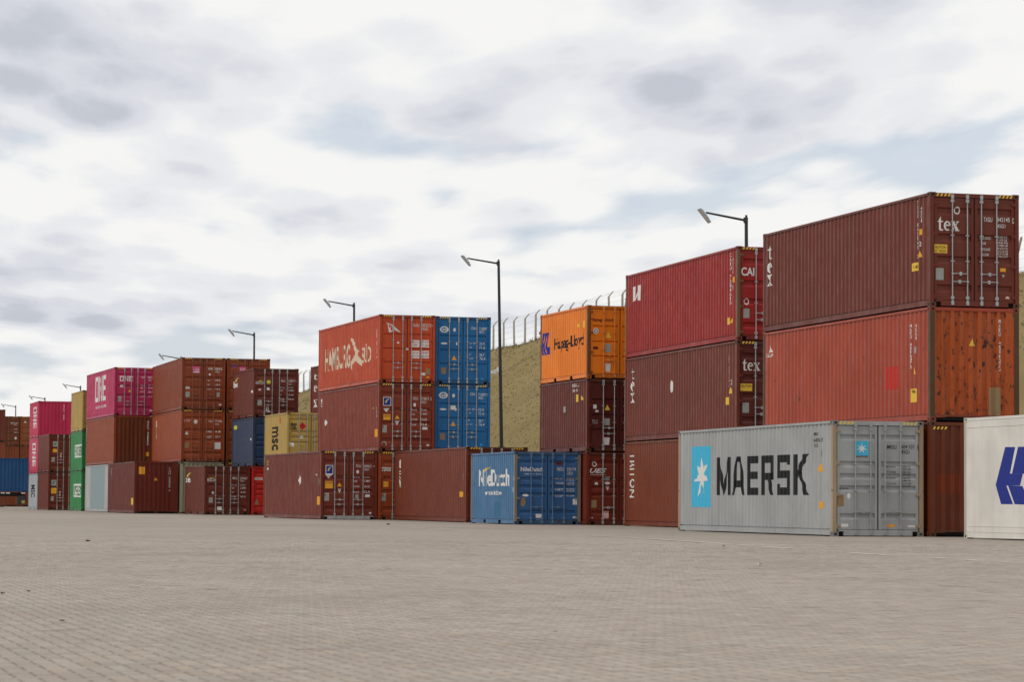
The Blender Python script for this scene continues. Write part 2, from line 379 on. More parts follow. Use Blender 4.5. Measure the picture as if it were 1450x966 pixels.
   ('S','text','W','maxicbo:b',4.028,1.781,1.049,1.207),
   ('S','rect','BP','',2.722,1.924,0.307,0.796),
   ('S','rect','W','',0.199,0.033,1.555,1.692),
   ('S','rect','W','',0.367,0.239,1.144,1.316)],
 'E1': [('S','tex','W','t',11.443,11.049,2.184,2.539),
   ('S','tex','W','e',11.463,11.030,1.756,2.066),
   ('S','tex','W','x',11.448,11.002,1.372,1.711),
   ('S','rect','O','',1.054,0.598,0.972,1.177),
   ('S','vtext','W','TEMU',0.586,0.464,1.642,2.015)],
 'HS2': [('S','text','CR','HAMBURG:b',10.852,5.672,0.878,1.931),
   ('S','text','CR','SÜD:b',3.394,1.646,0.957,1.782),
   ('S','poly','CR',[(5.71,2.18),(5.15,2.12),(4.79,1.94),(4.5,1.68),(3.95,1.53),(4.21,1.36),(3.45,1.12),(3.33,0.83),(4.13,1.0),(4.62,1.13),(5.17,1.0),(5.36,0.73),(5.63,1.08),(5.07,1.27),(4.7,1.44),(5.07,1.8)]),
   ('S','vtext','W','SUDU 587213 0',0.669,0.557,1.059,2.305),
   ('F','kite','W','',0.280,0.946,2.131,2.553),
   ('F','kite','RD','',0.377,0.640,2.323,2.488),
   ('F','rect','W','',1.420,1.752,1.533,1.831),
   ('F','rect','W','',1.846,2.166,1.529,1.840),
   ('F','rect','W','',1.424,1.757,1.057,1.375),
   ('F','rect','W','',1.850,2.170,1.066,1.384),
   ('F','text','RD','MAX.GR.',1.445,1.726,1.707,1.789),
   ('F','text','RD','TARE',1.446,1.668,1.582,1.664),
   ('F','text','RD','32.500',1.862,2.144,1.724,1.807),
   ('F','text','RD','71.650',1.864,2.145,1.571,1.654),
   ('F','text','RD','PAYLOAD',1.449,1.730,1.251,1.326),
   ('F','text','RD','CU.CAP',1.451,1.732,1.115,1.189),
   ('F','text','RD','28.600',1.867,2.148,1.260,1.343),
   ('F','text','RD','63.050',1.868,2.150,1.115,1.198),
   ('F','text','W','SUDU',1.481,1.736,2.399,2.527),
   ('F','text','W','587213 0',1.852,2.351,2.402,2.539),
   ('F','text','W','45G1',1.853,2.130,2.242,2.379),
   ('F','rect','TN','',2.040,2.232,0.373,0.629),
   ('F','rect','W','',1.807,2.020,0.335,0.451),
   ('F','rect','Y','',2.073,2.201,0.215,0.281),
   ('F','disc','W','',1.159,1.278,1.388,1.492),
   ('F','disc','W','',0.774,0.876,1.661,1.752)],
 'HS1': [('F','rect','W','',0.197,0.544,1.920,2.291),
   ('F','rect','NB','',0.222,0.519,1.945,2.266),
   ('F','swoosh','YG','',0.273,0.493,2.044,2.233),
   ('F','tri_dn','W','',0.188,0.497,1.652,1.825),
   ('F','rect','O','',0.212,0.517,1.323,1.562),
   ('F','text','K','CAUTION',0.237,0.491,1.455,1.529),
   ('F','tri','O','',0.699,0.923,1.371,1.536),
   ('F','tri_dn','W','',0.701,0.926,1.103,1.297),
   ('F','rect','G','',0.166,0.365,0.787,1.095),
   ('F','ring','G','',0.118,0.371,0.190,0.416),
   ('F','text','W','FSCU',1.497,1.710,2.188,2.299),
   ('F','text','W','719413',1.838,2.179,2.182,2.306),
   ('F','text','W','2',2.251,2.303,2.187,2.311),
   ('F','text','W','45G1',1.852,2.074,2.049,2.152),
   ('F','text','W','MAX.GR.',1.417,1.693,1.733,1.795),
   ('F','text','W','TARE',1.419,1.568,1.538,1.608),
   ('F','text','W','PAYLOAD',1.421,1.697,1.320,1.403),
   ('F','text','W','CU.CAP',1.423,1.657,1.101,1.184),
   ('F','text','W','32.500',1.842,2.111,1.727,1.801),
   ('F','text','W','3.880',1.844,2.112,1.562,1.636),
   ('F','text','W','28.620',1.846,2.115,1.314,1.409),
   ('F','text','W','76.4',1.848,2.116,1.099,1.202),
   ('F','disc','W','',1.513,1.628,1.898,2.063),
   ('F','rect','W','',1.905,2.135,0.934,1.038),
   ('F','disc','W','',2.099,2.227,0.234,0.309),
   ('S','rect','O','',0.773,0.360,0.609,0.940),
   ('S','vtext','W','fo',11.650,11.335,2.194,2.599),
   ('S','diamond','W','',10.853,10.309,1.253,1.654),
   ('S','vtext','W','FSCU',0.536,0.402,1.432,1.866),
   ('S','tri','O','',1.272,0.946,1.823,1.919)],
 'FB': [('F','rect','W','',0.213,0.535,1.909,2.285),
   ('F','rect','NB','',0.238,0.510,1.933,2.261),
   ('F','swoosh','YG','',0.288,0.485,2.032,2.228),
   ('F','tri_dn','W','',0.187,0.509,1.725,1.904),
   ('F','rect','O','',0.191,0.526,1.308,1.618),
   ('F','text','K','CAUTION',0.215,0.500,1.512,1.586),
   ('F','tri','O','',0.710,0.919,1.393,1.565),
   ('F','tri_dn','W','',0.738,0.906,1.115,1.295),
   ('F','rect','G','',0.163,0.372,0.784,1.119),
   ('F','text','W','FSCU',1.524,1.735,2.208,2.311),
   ('F','text','W','809012',1.861,2.186,2.200,2.307),
   ('F','text','W','4',2.275,2.325,2.203,2.309),
   ('F','text','W','45G1',1.871,2.074,2.068,2.171),
   ('F','text','W','MAX.GR.',1.420,1.706,1.764,1.818),
   ('F','text','W','TARE',1.422,1.582,1.579,1.653),
   ('F','text','W','PAYLOAD',1.424,1.668,1.358,1.440),
   ('F','text','W','CU.CAP',1.427,1.671,1.121,1.203),
   ('F','text','W','32.500',1.866,2.119,1.764,1.822),
   ('F','text','W','3.880',1.868,2.121,1.592,1.666),
   ('F','text','W','28.620',1.870,2.123,1.354,1.444),
   ('F','text','W','76.4',1.873,2.125,1.124,1.227),
   ('F','disc','W','',1.535,1.653,1.941,2.097),
   ('F','rect','G','',1.496,1.639,0.883,1.059),
   ('F','rect','W','',1.916,2.127,0.952,1.063),
   ('F','disc','W','',2.093,2.206,0.243,0.325),
   ('S','rect','O','',0.819,0.355,0.617,0.966),
   ('S','diamond','W','',4.666,4.092,1.442,1.895),
   ('S','vtext','Y','fo',11.741,11.386,2.391,2.614),
   ('S','disc','W','',11.787,11.330,2.181,2.288),
   ('S','vtext','G','FSCU',0.483,0.328,1.437,1.724),
   ('S','tri','W','',1.189,0.877,1.859,1.942)],
 'FR': [('F','text','W','cronos:bi',0.098,0.541,2.046,2.227),
   ('F','rect','O','',0.210,0.429,1.385,1.623),
   ('F','rect','G','',0.118,0.316,0.801,1.129)],
 'BL2': [('F','ring','W','',0.192,0.578,2.195,2.470),
   ('F','text','W','CIMC:b',0.180,0.591,2.270,2.386),
   ('F','disc','W','',0.780,0.896,2.247,2.405),
   ('F','disc','W','',0.228,0.528,1.695,1.779),
   ('F','rect','W','',0.910,0.970,1.678,1.791),
   ('F','tri','O','',0.717,0.940,1.031,1.226),
   ('F','rect','TN','',0.260,0.474,0.431,0.709),
   ('F','text','W','CSNU',1.566,1.799,2.350,2.467),
   ('F','text','W','710097',1.929,2.265,2.330,2.455),
   ('F','text','W','5',2.300,2.360,2.336,2.461),
   ('F','text','W','45G1',1.930,2.145,2.203,2.308),
   ('F','text','W','GROSS',1.481,1.602,1.733,1.787),
   ('F','text','W','MAX',1.658,1.796,1.737,1.791),
   ('F','text','W','TARE',1.495,1.603,1.567,1.629),
   ('F','text','W','NET',1.477,1.576,1.253,1.316),
   ('F','text','W','CU',1.478,1.543,1.086,1.149),
   ('F','text','W','CAP',1.577,1.672,1.088,1.151),
   ('F','text','W','32.5',1.934,2.175,1.703,1.807),
   ('F','text','W','71.6',1.935,2.185,1.523,1.640),
   ('F','text','W','28.7',1.938,2.166,1.222,1.327),
   ('F','text','W','76.4',1.952,2.206,1.056,1.173),
   ('F','disc','LB','',2.024,2.119,0.213,0.284)],
 'BL1': [('F','ring','W','',0.175,0.560,2.280,2.554),
   ('F','text','W','CIMC:b',0.162,0.573,2.354,2.471),
   ('F','disc','W','',0.761,0.877,2.329,2.487),
   ('F','disc','W','',0.210,0.509,1.781,1.864),
   ('F','rect','W','',0.891,0.951,1.761,1.873),
   ('F','tri','O','',0.699,0.922,1.116,1.311),
   ('F','rect','TN','',0.242,0.456,0.520,0.798),
   ('F','text','W','CSNU',1.547,1.779,2.426,2.543),
   ('F','text','W','710097',1.909,2.245,2.404,2.529),
   ('F','text','W','5',2.279,2.340,2.408,2.533),
   ('F','text','W','45G1',1.910,2.125,2.278,2.382),
   ('F','text','W','GROSS',1.462,1.582,1.812,1.866),
   ('F','text','W','MAX',1.638,1.776,1.815,1.869),
   ('F','text','W','TARE',1.476,1.583,1.646,1.708),
   ('F','text','W','NET',1.457,1.556,1.333,1.396),
   ('F','text','W','CU',1.459,1.523,1.167,1.229),
   ('F','text','W','CAP',1.557,1.652,1.168,1.231),
   ('F','text','W','32.5',1.914,2.155,1.778,1.882),
   ('F','text','W','71.6',1.915,2.165,1.599,1.716),
   ('F','text','W','28.7',1.918,2.146,1.299,1.403),
   ('F','text','W','76.4',1.932,2.186,1.133,1.250),
   ('F','disc','LB','',2.003,2.098,0.293,0.363),
   ('F','rect','W','',0.689,0.909,1.808,1.983)],
 'Y': [('S','rtext','K','msc:b',4.113,2.520,0.734,1.931),
   ('S','rect','RD','',2.085,1.841,2.066,2.366),
   ('F','text','K','msc:b',0.180,0.480,1.701,2.051),
   ('F','diamond','RD','',0.583,0.968,1.707,2.094),
   ('F','rect','W','',0.116,0.359,0.870,1.073),
   ('F','rect','W','',0.673,0.824,1.282,1.430)],
 'X3': [('S','tex','W','t',5.352,4.493,1.877,2.208),
   ('S','tex','W','e',5.372,4.459,1.252,1.583),
   ('S','tex','W','x',5.385,4.417,0.444,0.848)],
 'NV3': [('S','swoosh','YG','',5.484,4.271,2.041,2.264),
   ('S','text','W','be:b',5.842,4.578,1.733,2.076),
   ('F','text','W','BEACON',0.130,0.576,1.749,1.882),
   ('F','swoosh','YG','',0.247,0.625,1.884,1.967),
   ('F','disc','YG','',0.710,0.942,1.766,1.974),
   ('F','disc','P','',0.273,0.421,1.384,1.509),
   ('F','rect','W','',0.736,0.883,1.434,1.579),
   ('F','rect','G','',0.240,0.471,0.618,0.908),
   ('F','text','W','RL:b',0.699,0.926,0.273,0.542),
   ('F','text','W','BMOU',1.502,1.722,1.876,1.989),
   ('F','text','W','238817 5',1.883,2.336,1.886,1.998),
   ('F','text','W','22G1',1.885,2.071,1.733,1.808),
   ('F','text','W','MAX.GR.',1.430,1.709,1.543,1.626),
   ('F','text','W','TARE',1.432,1.580,1.384,1.459),
   ('F','text','W','NET',1.435,1.520,1.143,1.217),
   ('F','text','W','CU.CAP',1.438,1.670,0.920,1.003),
   ('F','text','W','30.480',1.878,2.170,1.560,1.634),
   ('F','text','W','2.200',1.880,2.172,1.393,1.468),
   ('F','text','W','28.280',1.883,2.175,1.152,1.227),
   ('F','text','W','33.2',1.886,2.178,0.928,1.011),
   ('S','disc','W','',0.719,0.211,1.282,1.436)],
 'NV': [('S','disc','YG','',5.681,4.604,2.026,2.260),
   ('S','rect','W','',0.752,0.504,1.365,1.484)],
 'BIC': [('S','swoosh','YG','',5.814,4.169,2.018,2.267),
   ('S','text','W','be:b',6.242,4.525,1.718,2.074),
   ('F','text','W','BEACON',0.166,0.622,1.749,1.924),
   ('F','swoosh','YG','',0.216,0.657,1.914,1.991),
   ('F','disc','W','',0.403,0.538,1.084,1.222),
   ('F','rect','G','',0.258,0.465,0.632,0.914),
   ('F','rect','W','',0.705,0.954,0.163,0.440),
   ('F','text','W','BMOU',1.505,1.760,1.874,2.002),
   ('F','text','W','239027 1',1.906,2.387,1.868,1.997),
   ('F','text','W','22G1',1.919,2.117,1.748,1.841),
   ('F','text','W','MAX.GR.',1.457,1.754,1.555,1.627),
   ('F','text','W','TARE',1.460,1.600,1.374,1.462),
   ('F','text','W','NET',1.463,1.577,1.153,1.230),
   ('F','text','W','CU.CAP',1.465,1.710,0.933,1.010),
   ('F','text','W','30.480',1.926,2.208,1.553,1.631),
   ('F','text','W','2.200',1.928,2.210,1.379,1.476),
   ('F','text','W','28.280',1.931,2.213,1.142,1.235),
   ('F','text','W','33.2',1.934,2.216,0.926,1.014),
   ('F','rect','W','',2.136,2.267,0.207,0.274)],
 'R': [('F','rect','W','',0.134,0.562,1.852,1.986),
   ('F','text','RD','HAMBURG',0.170,0.525,1.878,1.960),
   ('F','tri','TN','',0.122,0.394,0.546,0.931)],
 'H3': [('F','rect','PK','',0.588,1.007,2.034,2.387),
   ('F','text','W','K LINE',0.626,0.974,2.159,2.267),
   ('F','rect','W','',0.617,0.987,2.061,2.115),
   ('F','rect','W','',0.221,0.465,1.148,1.283),
   ('F','rect','G','',0.226,0.460,0.688,0.986),
   ('F','rect','G','',1.969,2.133,0.716,0.971),
   ('F','disc','W','',1.501,1.627,1.902,2.026),
   ('F','text','W','KKFU',1.486,1.748,2.212,2.337),
   ('F','text','W','806415 2',1.857,2.349,2.210,2.346),
   ('F','text','W','45G1',1.881,2.116,2.072,2.165),
   ('F','text','W','TARE',1.440,1.577,1.575,1.656),
   ('F','text','W','NET',1.443,1.580,1.342,1.428),
   ('F','text','W','32.5',1.876,2.150,1.600,1.692),
   ('F','text','W','28.6',1.880,2.153,1.350,1.437),
   ('F','text','W','CU.CAP',1.446,1.664,1.114,1.196),
   ('F','text','W','76.4',1.883,2.156,1.122,1.204),
   ('F','rect','W','',2.102,2.249,0.245,0.321)],
 'H2': [('F','disc','W','',0.709,0.915,2.106,2.334),
   ('F','tri','W','',0.228,0.424,1.505,1.694),
   ('F','text','P','K LINE',0.165,0.501,2.208,2.327),
   ('F','rect','TN','',0.211,0.466,0.757,1.048),
   ('F','rect','W','',1.886,2.225,0.712,1.080),
   ('F','text','W','KKFU',1.536,1.754,2.199,2.308),
   ('F','text','W','771204 1',1.896,2.387,2.206,2.315),
   ('F','text','W','45G1',1.909,2.127,2.058,2.150),
   ('F','text','W','TARE',1.396,1.723,1.629,1.738),
   ('F','text','W','NET',1.400,1.727,1.304,1.440),
   ('F','text','W','3.8',1.903,2.214,1.636,1.744),
   ('F','text','W','28.7',1.907,2.218,1.338,1.446),
   ('S','vtext','W','KKFU 771204',10.443,10.123,1.427,2.521)],
 'HR3': [('F','rect','PK','',0.712,1.096,2.174,2.457),
   ('F','text','W','K LINE',0.745,1.064,2.228,2.337),
   ('F','disc','PU','',0.298,0.572,2.404,2.546)],
 'I': [('F','rect','O','',0.257,0.580,2.183,2.590),
   ('F','tri','O','',1.086,1.307,1.833,2.037),
   ('F','vtext','W','TGHU 842910 3',1.905,2.019,1.233,2.566),
   ('S','rect','Y','',1.435,0.541,0.480,0.861),
   ('S','vtext','W','TGHU',10.835,10.462,2.156,2.590)],
 'O3': [('S','one','W','',8.304,3.741,1.025,2.583),
   ('S','text','W','AS ONE, WE CAN',8.177,3.712,0.566,0.764),
   ('F','one','W','',0.325,1.110,2.052,2.366),
   ('F','rect','W','',0.355,0.547,1.700,1.845),
   ('F','tri','O','',0.819,1.026,1.408,1.582),
   ('F','rect','G','',0.226,0.437,0.812,1.163),
   ('F','text','W','ONEU',1.631,1.839,2.245,2.362),
   ('F','text','W','5012',2.028,2.339,2.253,2.371),
   ('F','text','W','45G1',2.044,2.233,2.088,2.206),
   ('F','text','W','GROSS',1.554,1.813,1.774,1.868),
   ('F','text','W','TARE',1.565,1.721,1.618,1.703),
   ('F','text','W','NET WT',1.559,1.833,1.375,1.483),
   ('F','text','W','CU.CAP',1.563,1.799,1.130,1.210),
   ('F','text','W','32.5',2.035,2.308,1.783,1.877),
   ('F','text','W','3.8',2.037,2.311,1.637,1.722),
   ('F','text','W','28.7',2.040,2.314,1.374,1.491),
   ('F','text','W','76.4',2.044,2.294,1.139,1.218),
   ('F','rect','W','',2.142,2.340,0.256,0.350)],
 'O2': [('F','vtext','W','MSKU 931150',2.011,2.105,1.124,2.606),
   ('F','rect','O','',1.949,2.136,0.471,0.717),
   ('S','vtext','W','MSKU',12.340,11.888,1.797,2.430)],
 'O1': [('S','rect','GB','',9.884,3.548,0.132,2.821)],
 'G2': [('S','rect','W','',3.921,0.20,0.875,1.710),
   ('S','text','GN','EVERGREEN:b',3.574,0.35,0.956,1.618)],
 'G1': [('S','rect','W','',4.12,0.20,0.900,1.756),
   ('S','text','GN','EVERGREEN:b',3.807,0.35,0.982,1.642)],
 'F2': [('F','rect','G','',0.293,0.637,1.735,2.076),
   ('F','swoosh','K','',0.338,0.601,1.843,2.013),
   ('F','rect','O','',0.287,0.568,1.345,1.600),
   ('F','tri','P','',0.762,0.921,1.242,1.351),
   ('F','tri_dn','W','',0.756,0.914,0.983,1.167),
   ('F','rect','G','',0.199,0.412,0.698,1.012)],
 'F1': [('F','rect','G','',0.225,0.557,1.669,2.051),
   ('F','swoosh','K','',0.274,0.517,1.788,1.982),
   ('F','rect','O','',0.209,0.566,1.107,1.519),
   ('F','tri','P','',0.730,0.893,1.190,1.324),
   ('F','tri_dn','W','',0.734,0.867,0.951,1.110),
   ('F','rect','G','',0.193,0.391,0.640,0.938)],
 'P3': [('S','rone','W','',3.715,1.282,0.667,2.209),
   ('F','vtext','W','NYKU 491',1.777,1.868,1.246,2.362)],
 'P2': [('S','rone','W','',3.980,1.591,0.505,2.198)],
 'P1': [('S','rtext','K','MSC:b',4.558,1.567,0.877,1.773)],
 'A3': [('F','text','W','TEXU 5512',1.571,2.400,2.139,2.298),
   ('F','text','W','45G1',1.919,2.170,2.013,2.121),
   ('F','text','W','32.500',1.894,2.221,1.601,1.696),
   ('F','text','W','28.600',1.900,2.371,1.285,1.380),
   ('F','disc','W','',1.985,2.198,0.650,0.904)],
 'B3': [('F','tri','W','',0.356,0.570,2.281,2.490)],
 'RF': [('S','poly','NB',[(9.92,2.16),(9.39,2.15),(9.67,1.54),(9.86,1.26),(10.44,1.28)]),
   ('S','poly','NB',[(10.44,1.28),(9.86,1.26),(9.51,0.83),(10.15,0.83)]),
   ('S','poly','NB',[(9.67,1.54),(8.99,1.53),(9.14,1.26),(9.86,1.26)]),
   ('S','poly','NB',[(9.24,2.15),(8.47,2.15),(8.84,1.53),(9.56,1.54)]),
   ('S','poly','NB',[(9.77,1.26),(9.02,1.25),(8.55,0.82),(9.42,0.83)]),
   ('S','poly','NB',[(8.33,2.15),(7.75,2.15),(8.12,1.22),(7.13,1.21),(6.89,0.81),(8.33,0.82),(8.84,1.23),(8.69,1.53)])],
}
# ---------------------------------------------------------------- ground and paving
def ground_mat():
    m, t, p = new_mat('worn_concrete_yard'); geo = N(t, 'ShaderNodeNewGeometry').outputs['Position']
    c = mix(t, ramp(t, noise(t, geo, 0.35, 8, 0.65), [(0.3, 0), (0.7, 1)]), PAVE_A, PAVE_B)
    c = mix(t, ramp(t, noise(t, geo, 9.0, 6, 0.7), [(0.4, 0), (0.8, 0.4)]), c, (0.19, 0.16, 0.135))
    c = mix(t, 1.0, c, ramp(t, noise(t, geo, 0.11, 6, 0.6, (1, 0.45, 1)), [(0.32, 0.86), (0.5, 0.99), (0.7, 1.07)]), 'MULTIPLY')
    rot = N(t, 'ShaderNodeMapping'); rot.inputs['Rotation'].default_value = (0, 0, R(-33)); t.links.new(geo, rot.inputs[0])
    c = mix(t, ramp(t, noise(t, rot.outputs[0], 1.0, 5, 0.6, (0.9, 0.03, 1)), [(0.60, 0), (0.72, 0.34)]), c, (0.15, 0.13, 0.115))
    c = mix(t, ramp(t, noise(t, geo, 0.8, 7, 0.7), [(0.66, 0), (0.76, 0.45)]), c, (0.14, 0.12, 0.105))
    c = mix(t, 1.0, c, ramp(t, noise(t, geo, 5.0, 1, 0.5), [(0.32, 0.75), (0.68, 0.965)]), 'MULTIPLY')
    t.links.new(c, p.inputs['Base Color']); p.inputs['Roughness'].default_value = 0.85; p.inputs['Specular IOR Level'].default_value = 0.25
    bp = N(t, 'ShaderNodeBump'); bp.inputs['Strength'].default_value = 0.3; bp.inputs['Distance'].default_value = 0.006; t.links.new(noise(t, geo, 6.0, 2), bp.inputs['Height']); t.links.new(bp.outputs[0], p.inputs['Normal'])
    return m
PAVE_A, PAVE_B = (0.352, 0.300, 0.248), (0.412, 0.355, 0.297)
def paver_mat():
    m, t, p = new_mat('concrete_paver'); co = N(t, 'ShaderNodeTexCoord').outputs['Object']
    at = N(t, 'ShaderNodeAttribute'); at.attribute_name = 'tint'
    geo = N(t, 'ShaderNodeNewGeometry').outputs['Position']
    c = mix(t, ramp(t, noise(t, geo, 0.35, 8, 0.65), [(0.3, 0), (0.7, 1)]), PAVE_A, PAVE_B)
    c = mix(t, ramp(t, noise(t, geo, 9.0, 6, 0.7), [(0.4, 0), (0.8, 0.4)]), c, (0.19, 0.16, 0.135))
    c = mix(t, 1.0, c, ramp(t, noise(t, geo, 0.11, 6, 0.6, (1, 0.45, 1)), [(0.32, 0.86), (0.5, 0.99), (0.7, 1.07)]), 'MULTIPLY')
    rot = N(t, 'ShaderNodeMapping'); rot.inputs['Rotation'].default_value = (0, 0, R(-33)); t.links.new(geo, rot.inputs[0])
    c = mix(t, ramp(t, noise(t, rot.outputs[0], 1.0, 5, 0.6, (0.9, 0.03, 1)), [(0.60, 0), (0.72, 0.34)]), c, (0.15, 0.13, 0.115))
    c = mix(t, ramp(t, noise(t, geo, 0.8, 7, 0.7), [(0.66, 0), (0.76, 0.45)]), c, (0.14, 0.12, 0.105))
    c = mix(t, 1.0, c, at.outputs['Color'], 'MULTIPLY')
    t.links.new(c, p.inputs['Base Color']); p.inputs['Roughness'].default_value = 0.85; p.inputs['Specular IOR Level'].default_value = 0.25
    return m
g = MB(); S = 3500
g.poly([(-S, -S, 0), (S, -S, 0), (S, S, 0), (-S, S, 0)])
ground = link('ground', g.mesh('ground'), None, [ground_mat()], (0, 0, -0.006)); ground['kind'] = 'structure'; ground.rotation_euler = (0, 0, TH)
PM = paver_mat(); GAP, BV = 0.0030, 0.004
def paver_geo(out, cols, cx, cy, w, l, dz, tx, ty, tint):
    """one chamfered block: top face and four sloping edges"""
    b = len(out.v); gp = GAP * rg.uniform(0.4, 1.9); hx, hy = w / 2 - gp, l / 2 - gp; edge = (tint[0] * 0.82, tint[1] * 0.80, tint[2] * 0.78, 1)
    for (ex, d) in ((0, -0.014), (BV, 0.0)):
        for sx, sy in ((-1, -1), (1, -1), (1, 1), (-1, 1)):
            x, y = sx * (hx - ex), sy * (hy - ex); out.v.append((cx + x, cy + y, d + dz + tx * x + ty * y))
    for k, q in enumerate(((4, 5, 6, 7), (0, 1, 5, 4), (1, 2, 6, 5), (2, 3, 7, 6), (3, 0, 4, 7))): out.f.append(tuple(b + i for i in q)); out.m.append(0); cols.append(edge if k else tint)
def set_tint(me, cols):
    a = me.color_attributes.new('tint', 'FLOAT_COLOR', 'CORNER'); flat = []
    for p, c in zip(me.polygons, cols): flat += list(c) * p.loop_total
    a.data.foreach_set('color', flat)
rg = random.Random(3)
def tint():
    k = rg.uniform(0.92, 1.09); h = rg.uniform(-0.03, 0.03); return (k * (1 + h), k, k * (1 - h), 1)
cells = []
for ix in range(-200, 480):
    for iy in range(60, 720):
        c4 = (ix - iy) % 4
        if c4 == 0: cx, cy, hor = (ix + 1) * 0.1, (iy + 0.5) * 0.1, True
        elif c4 == 3: cx, cy, hor = (ix + 0.5) * 0.1, (iy + 1) * 0.1, False
        else: continue
        P = VU(cx, cy)
        if P.y < 9.5 or P.y > 58: continue
        if abs(P.x) > 0.179 * P.y + 1.1: continue
        cells.append((P.y, cx, cy, hor, abs(P.x) < 0.177 * P.y))
cells.sort(); near = [c for c in cells if c[4] and c[0] > 12.55][:300]; nearset = set(c[1:3] for c in near)
var = []
for k in range(24):
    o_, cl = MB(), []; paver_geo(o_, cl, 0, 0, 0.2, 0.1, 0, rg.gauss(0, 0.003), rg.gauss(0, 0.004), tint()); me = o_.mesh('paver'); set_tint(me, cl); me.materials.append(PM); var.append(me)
for c in near:
    o = bpy.data.objects.new('paver', rg.choice(var)); COL.objects.link(o); o.parent = ground
    o.location = (c[1], c[2], 0.0065 + rg.gauss(0, 0.0016 if rg.random() < 0.07 else 0.0003) + 0.0022 * mnoise.noise((c[1] * 0.35, c[2] * 0.35, 0))); o.rotation_euler = (0, 0, 0 if c[3] else math.pi / 2)
fm, cl = MB(), []
for c in cells:
    if (c[1], c[2]) in nearset: continue
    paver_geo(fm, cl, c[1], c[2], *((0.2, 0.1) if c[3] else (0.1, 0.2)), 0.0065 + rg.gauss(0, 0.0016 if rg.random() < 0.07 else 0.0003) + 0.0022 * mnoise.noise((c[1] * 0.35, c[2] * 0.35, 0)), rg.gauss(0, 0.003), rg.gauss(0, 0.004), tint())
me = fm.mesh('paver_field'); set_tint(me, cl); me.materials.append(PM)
o = bpy.data.objects.new('paver_field', me); COL.objects.link(o); o.parent = ground; o['kind'] = 'stuff'
# faded painted line in front of the stacks
LINE = [(-7.61, 100.25), (-5.66, 94.92), (2.56, 66.28), (3.95, 57.88), (5.8, 45.53), (7.01, 39.68)]
lm = MB(); rl = random.Random(5)
for (a, b) in zip(LINE, LINE[1:]):
    A, B = Vector((*a, 0)), Vector((*b, 0)); d = (B - A); n_ = Vector((-d.y, d.x, 0)).normalized(); L_ = d.length; p = 0
    while p < L_:
        q = min(L_, p + rl.uniform(0.2, 0.9))
        if rl.random() < 0.5:
            w0, w1 = rl.uniform(0.04, 0.10), rl.uniform(0.05, 0.11); e = d.normalized()
            lm.poly([A + e * p - n_ * w0, A + e * q - n_ * w1, A + e * q + n_ * w0, A + e * p + n_ * w1])
        p = q
lo = link('painted_line', lm.mesh('painted_line'), None, [plain('worn_line_paint', (0.56, 0.51, 0.40), 0.8)], (0, 0, 0.006)); lo['kind'] = 'structure'

# ---------------------------------------------------------------- grassy bank
def smooth(x): x = max(0, min(1, x)); return x * x * (3 - 2 * x)
def lerp(a, b, t): return a + (b - a) * t
def htop(u):
    if u < 127: return 12.2
    if u < 190: return lerp(12.2, 13.5, (u - 127) / 63)
    return lerp(13.5, 12.6, min(1, (u - 190) / 112))
def hill_z(v, u):
    t = (v - 37.2) / 23.8
    h = htop(u)
    if t <= 0: z = -0.4
    elif t < 1: z = h * (0.82 * t + 0.18 * smooth(t))
    else: z = h + (v - 61) * 0.03
    n = mnoise.noise((v * 0.11, u * 0.11, 0)) * 0.55 + mnoise.noise((v * 0.4, u * 0.33, 3)) * 0.13 + mnoise.noise((v * 1.3, (u + v * 0.7) * 1.1, 5)) * 0.025
    k = smooth(min(t * 4, 1)) * (0.55 if t > 0.93 else 1)
    return z + n * k
hm = MB(); NV_, NU = 74, 560
vs_ = [36.6 + i * 0.42 for i in range(66)] + [64.5 + i * 12 for i in range(8)]
for i in range(NV_):
    for j in range(NU):
        u = 70 + j * 0.65
        hm.v.append(tuple(VU(vs_[i], u, hill_z(vs_[i], u))))
for i in range(NV_ - 1):
    for j in range(NU - 1):
        hm.f.append((i * NU + j, (i + 1) * NU + j, (i + 1) * NU + j + 1, i * NU + j + 1)); hm.m.append(0)
m, t, p = new_mat('dry_grass_bank'); co = N(t, 'ShaderNodeTexCoord').outputs['Object']
c = mix(t, ramp(t, noise(t, co, 0.16, 7, 0.65), [(0.35, 0), (0.65, 1)]), (0.188, 0.140, 0.060), (0.235, 0.180, 0.080))
c = mix(t, ramp(t, noise(t, co, 0.5, 8, 0.7, (1, 1, 2.2)), [(0.54, 0), (0.76, 0.8)]), c, (0.20, 0.17, 0.055))
c = mix(t, ramp(t, noise(t, co, 1.1, 8, 0.75), [(0.60, 0), (0.80, 0.12)]), c, (0.13, 0.095, 0.05))
t.links.new(c, p.inputs['Base Color']); p.inputs['Roughness'].default_value = 0.95; p.inputs['Specular IOR Level'].default_value = 0.1
hill = link('hill', hm.mesh('hill', True), None, [m]); hill['kind'] = 'structure'
gm, gc = MB(), []
rt = random.Random(11)
for k in range(40000):
    u = rt.uniform(105, 330); v = rt.uniform(38, 61.6)
    if mnoise.noise((v * 0.25, u * 0.25, 9)) < -0.28: continue
    b = VU(v, u, hill_z(v, u) - 0.03); s = rt.uniform(0.05, 0.16); kk = rt.uniform(0.85, 1.12); gr = rt.random() < 0.18
    colr = (0.18 * kk, 0.150 * kk, 0.06 * kk, 1) if gr else (0.235 * kk, 0.182 * kk, 0.082 * kk, 1)
    for q in range(3):
        a = rt.uniform(0, 6.28); wv = Vector((math.cos(a), math.sin(a), 0)) * s * 0.16; tip = Vector((rt.gauss(0, 0.35), rt.gauss(0, 0.35), 1)) * s
        gm.poly([b - wv, b + wv, b + tip]); gc.append(colr)
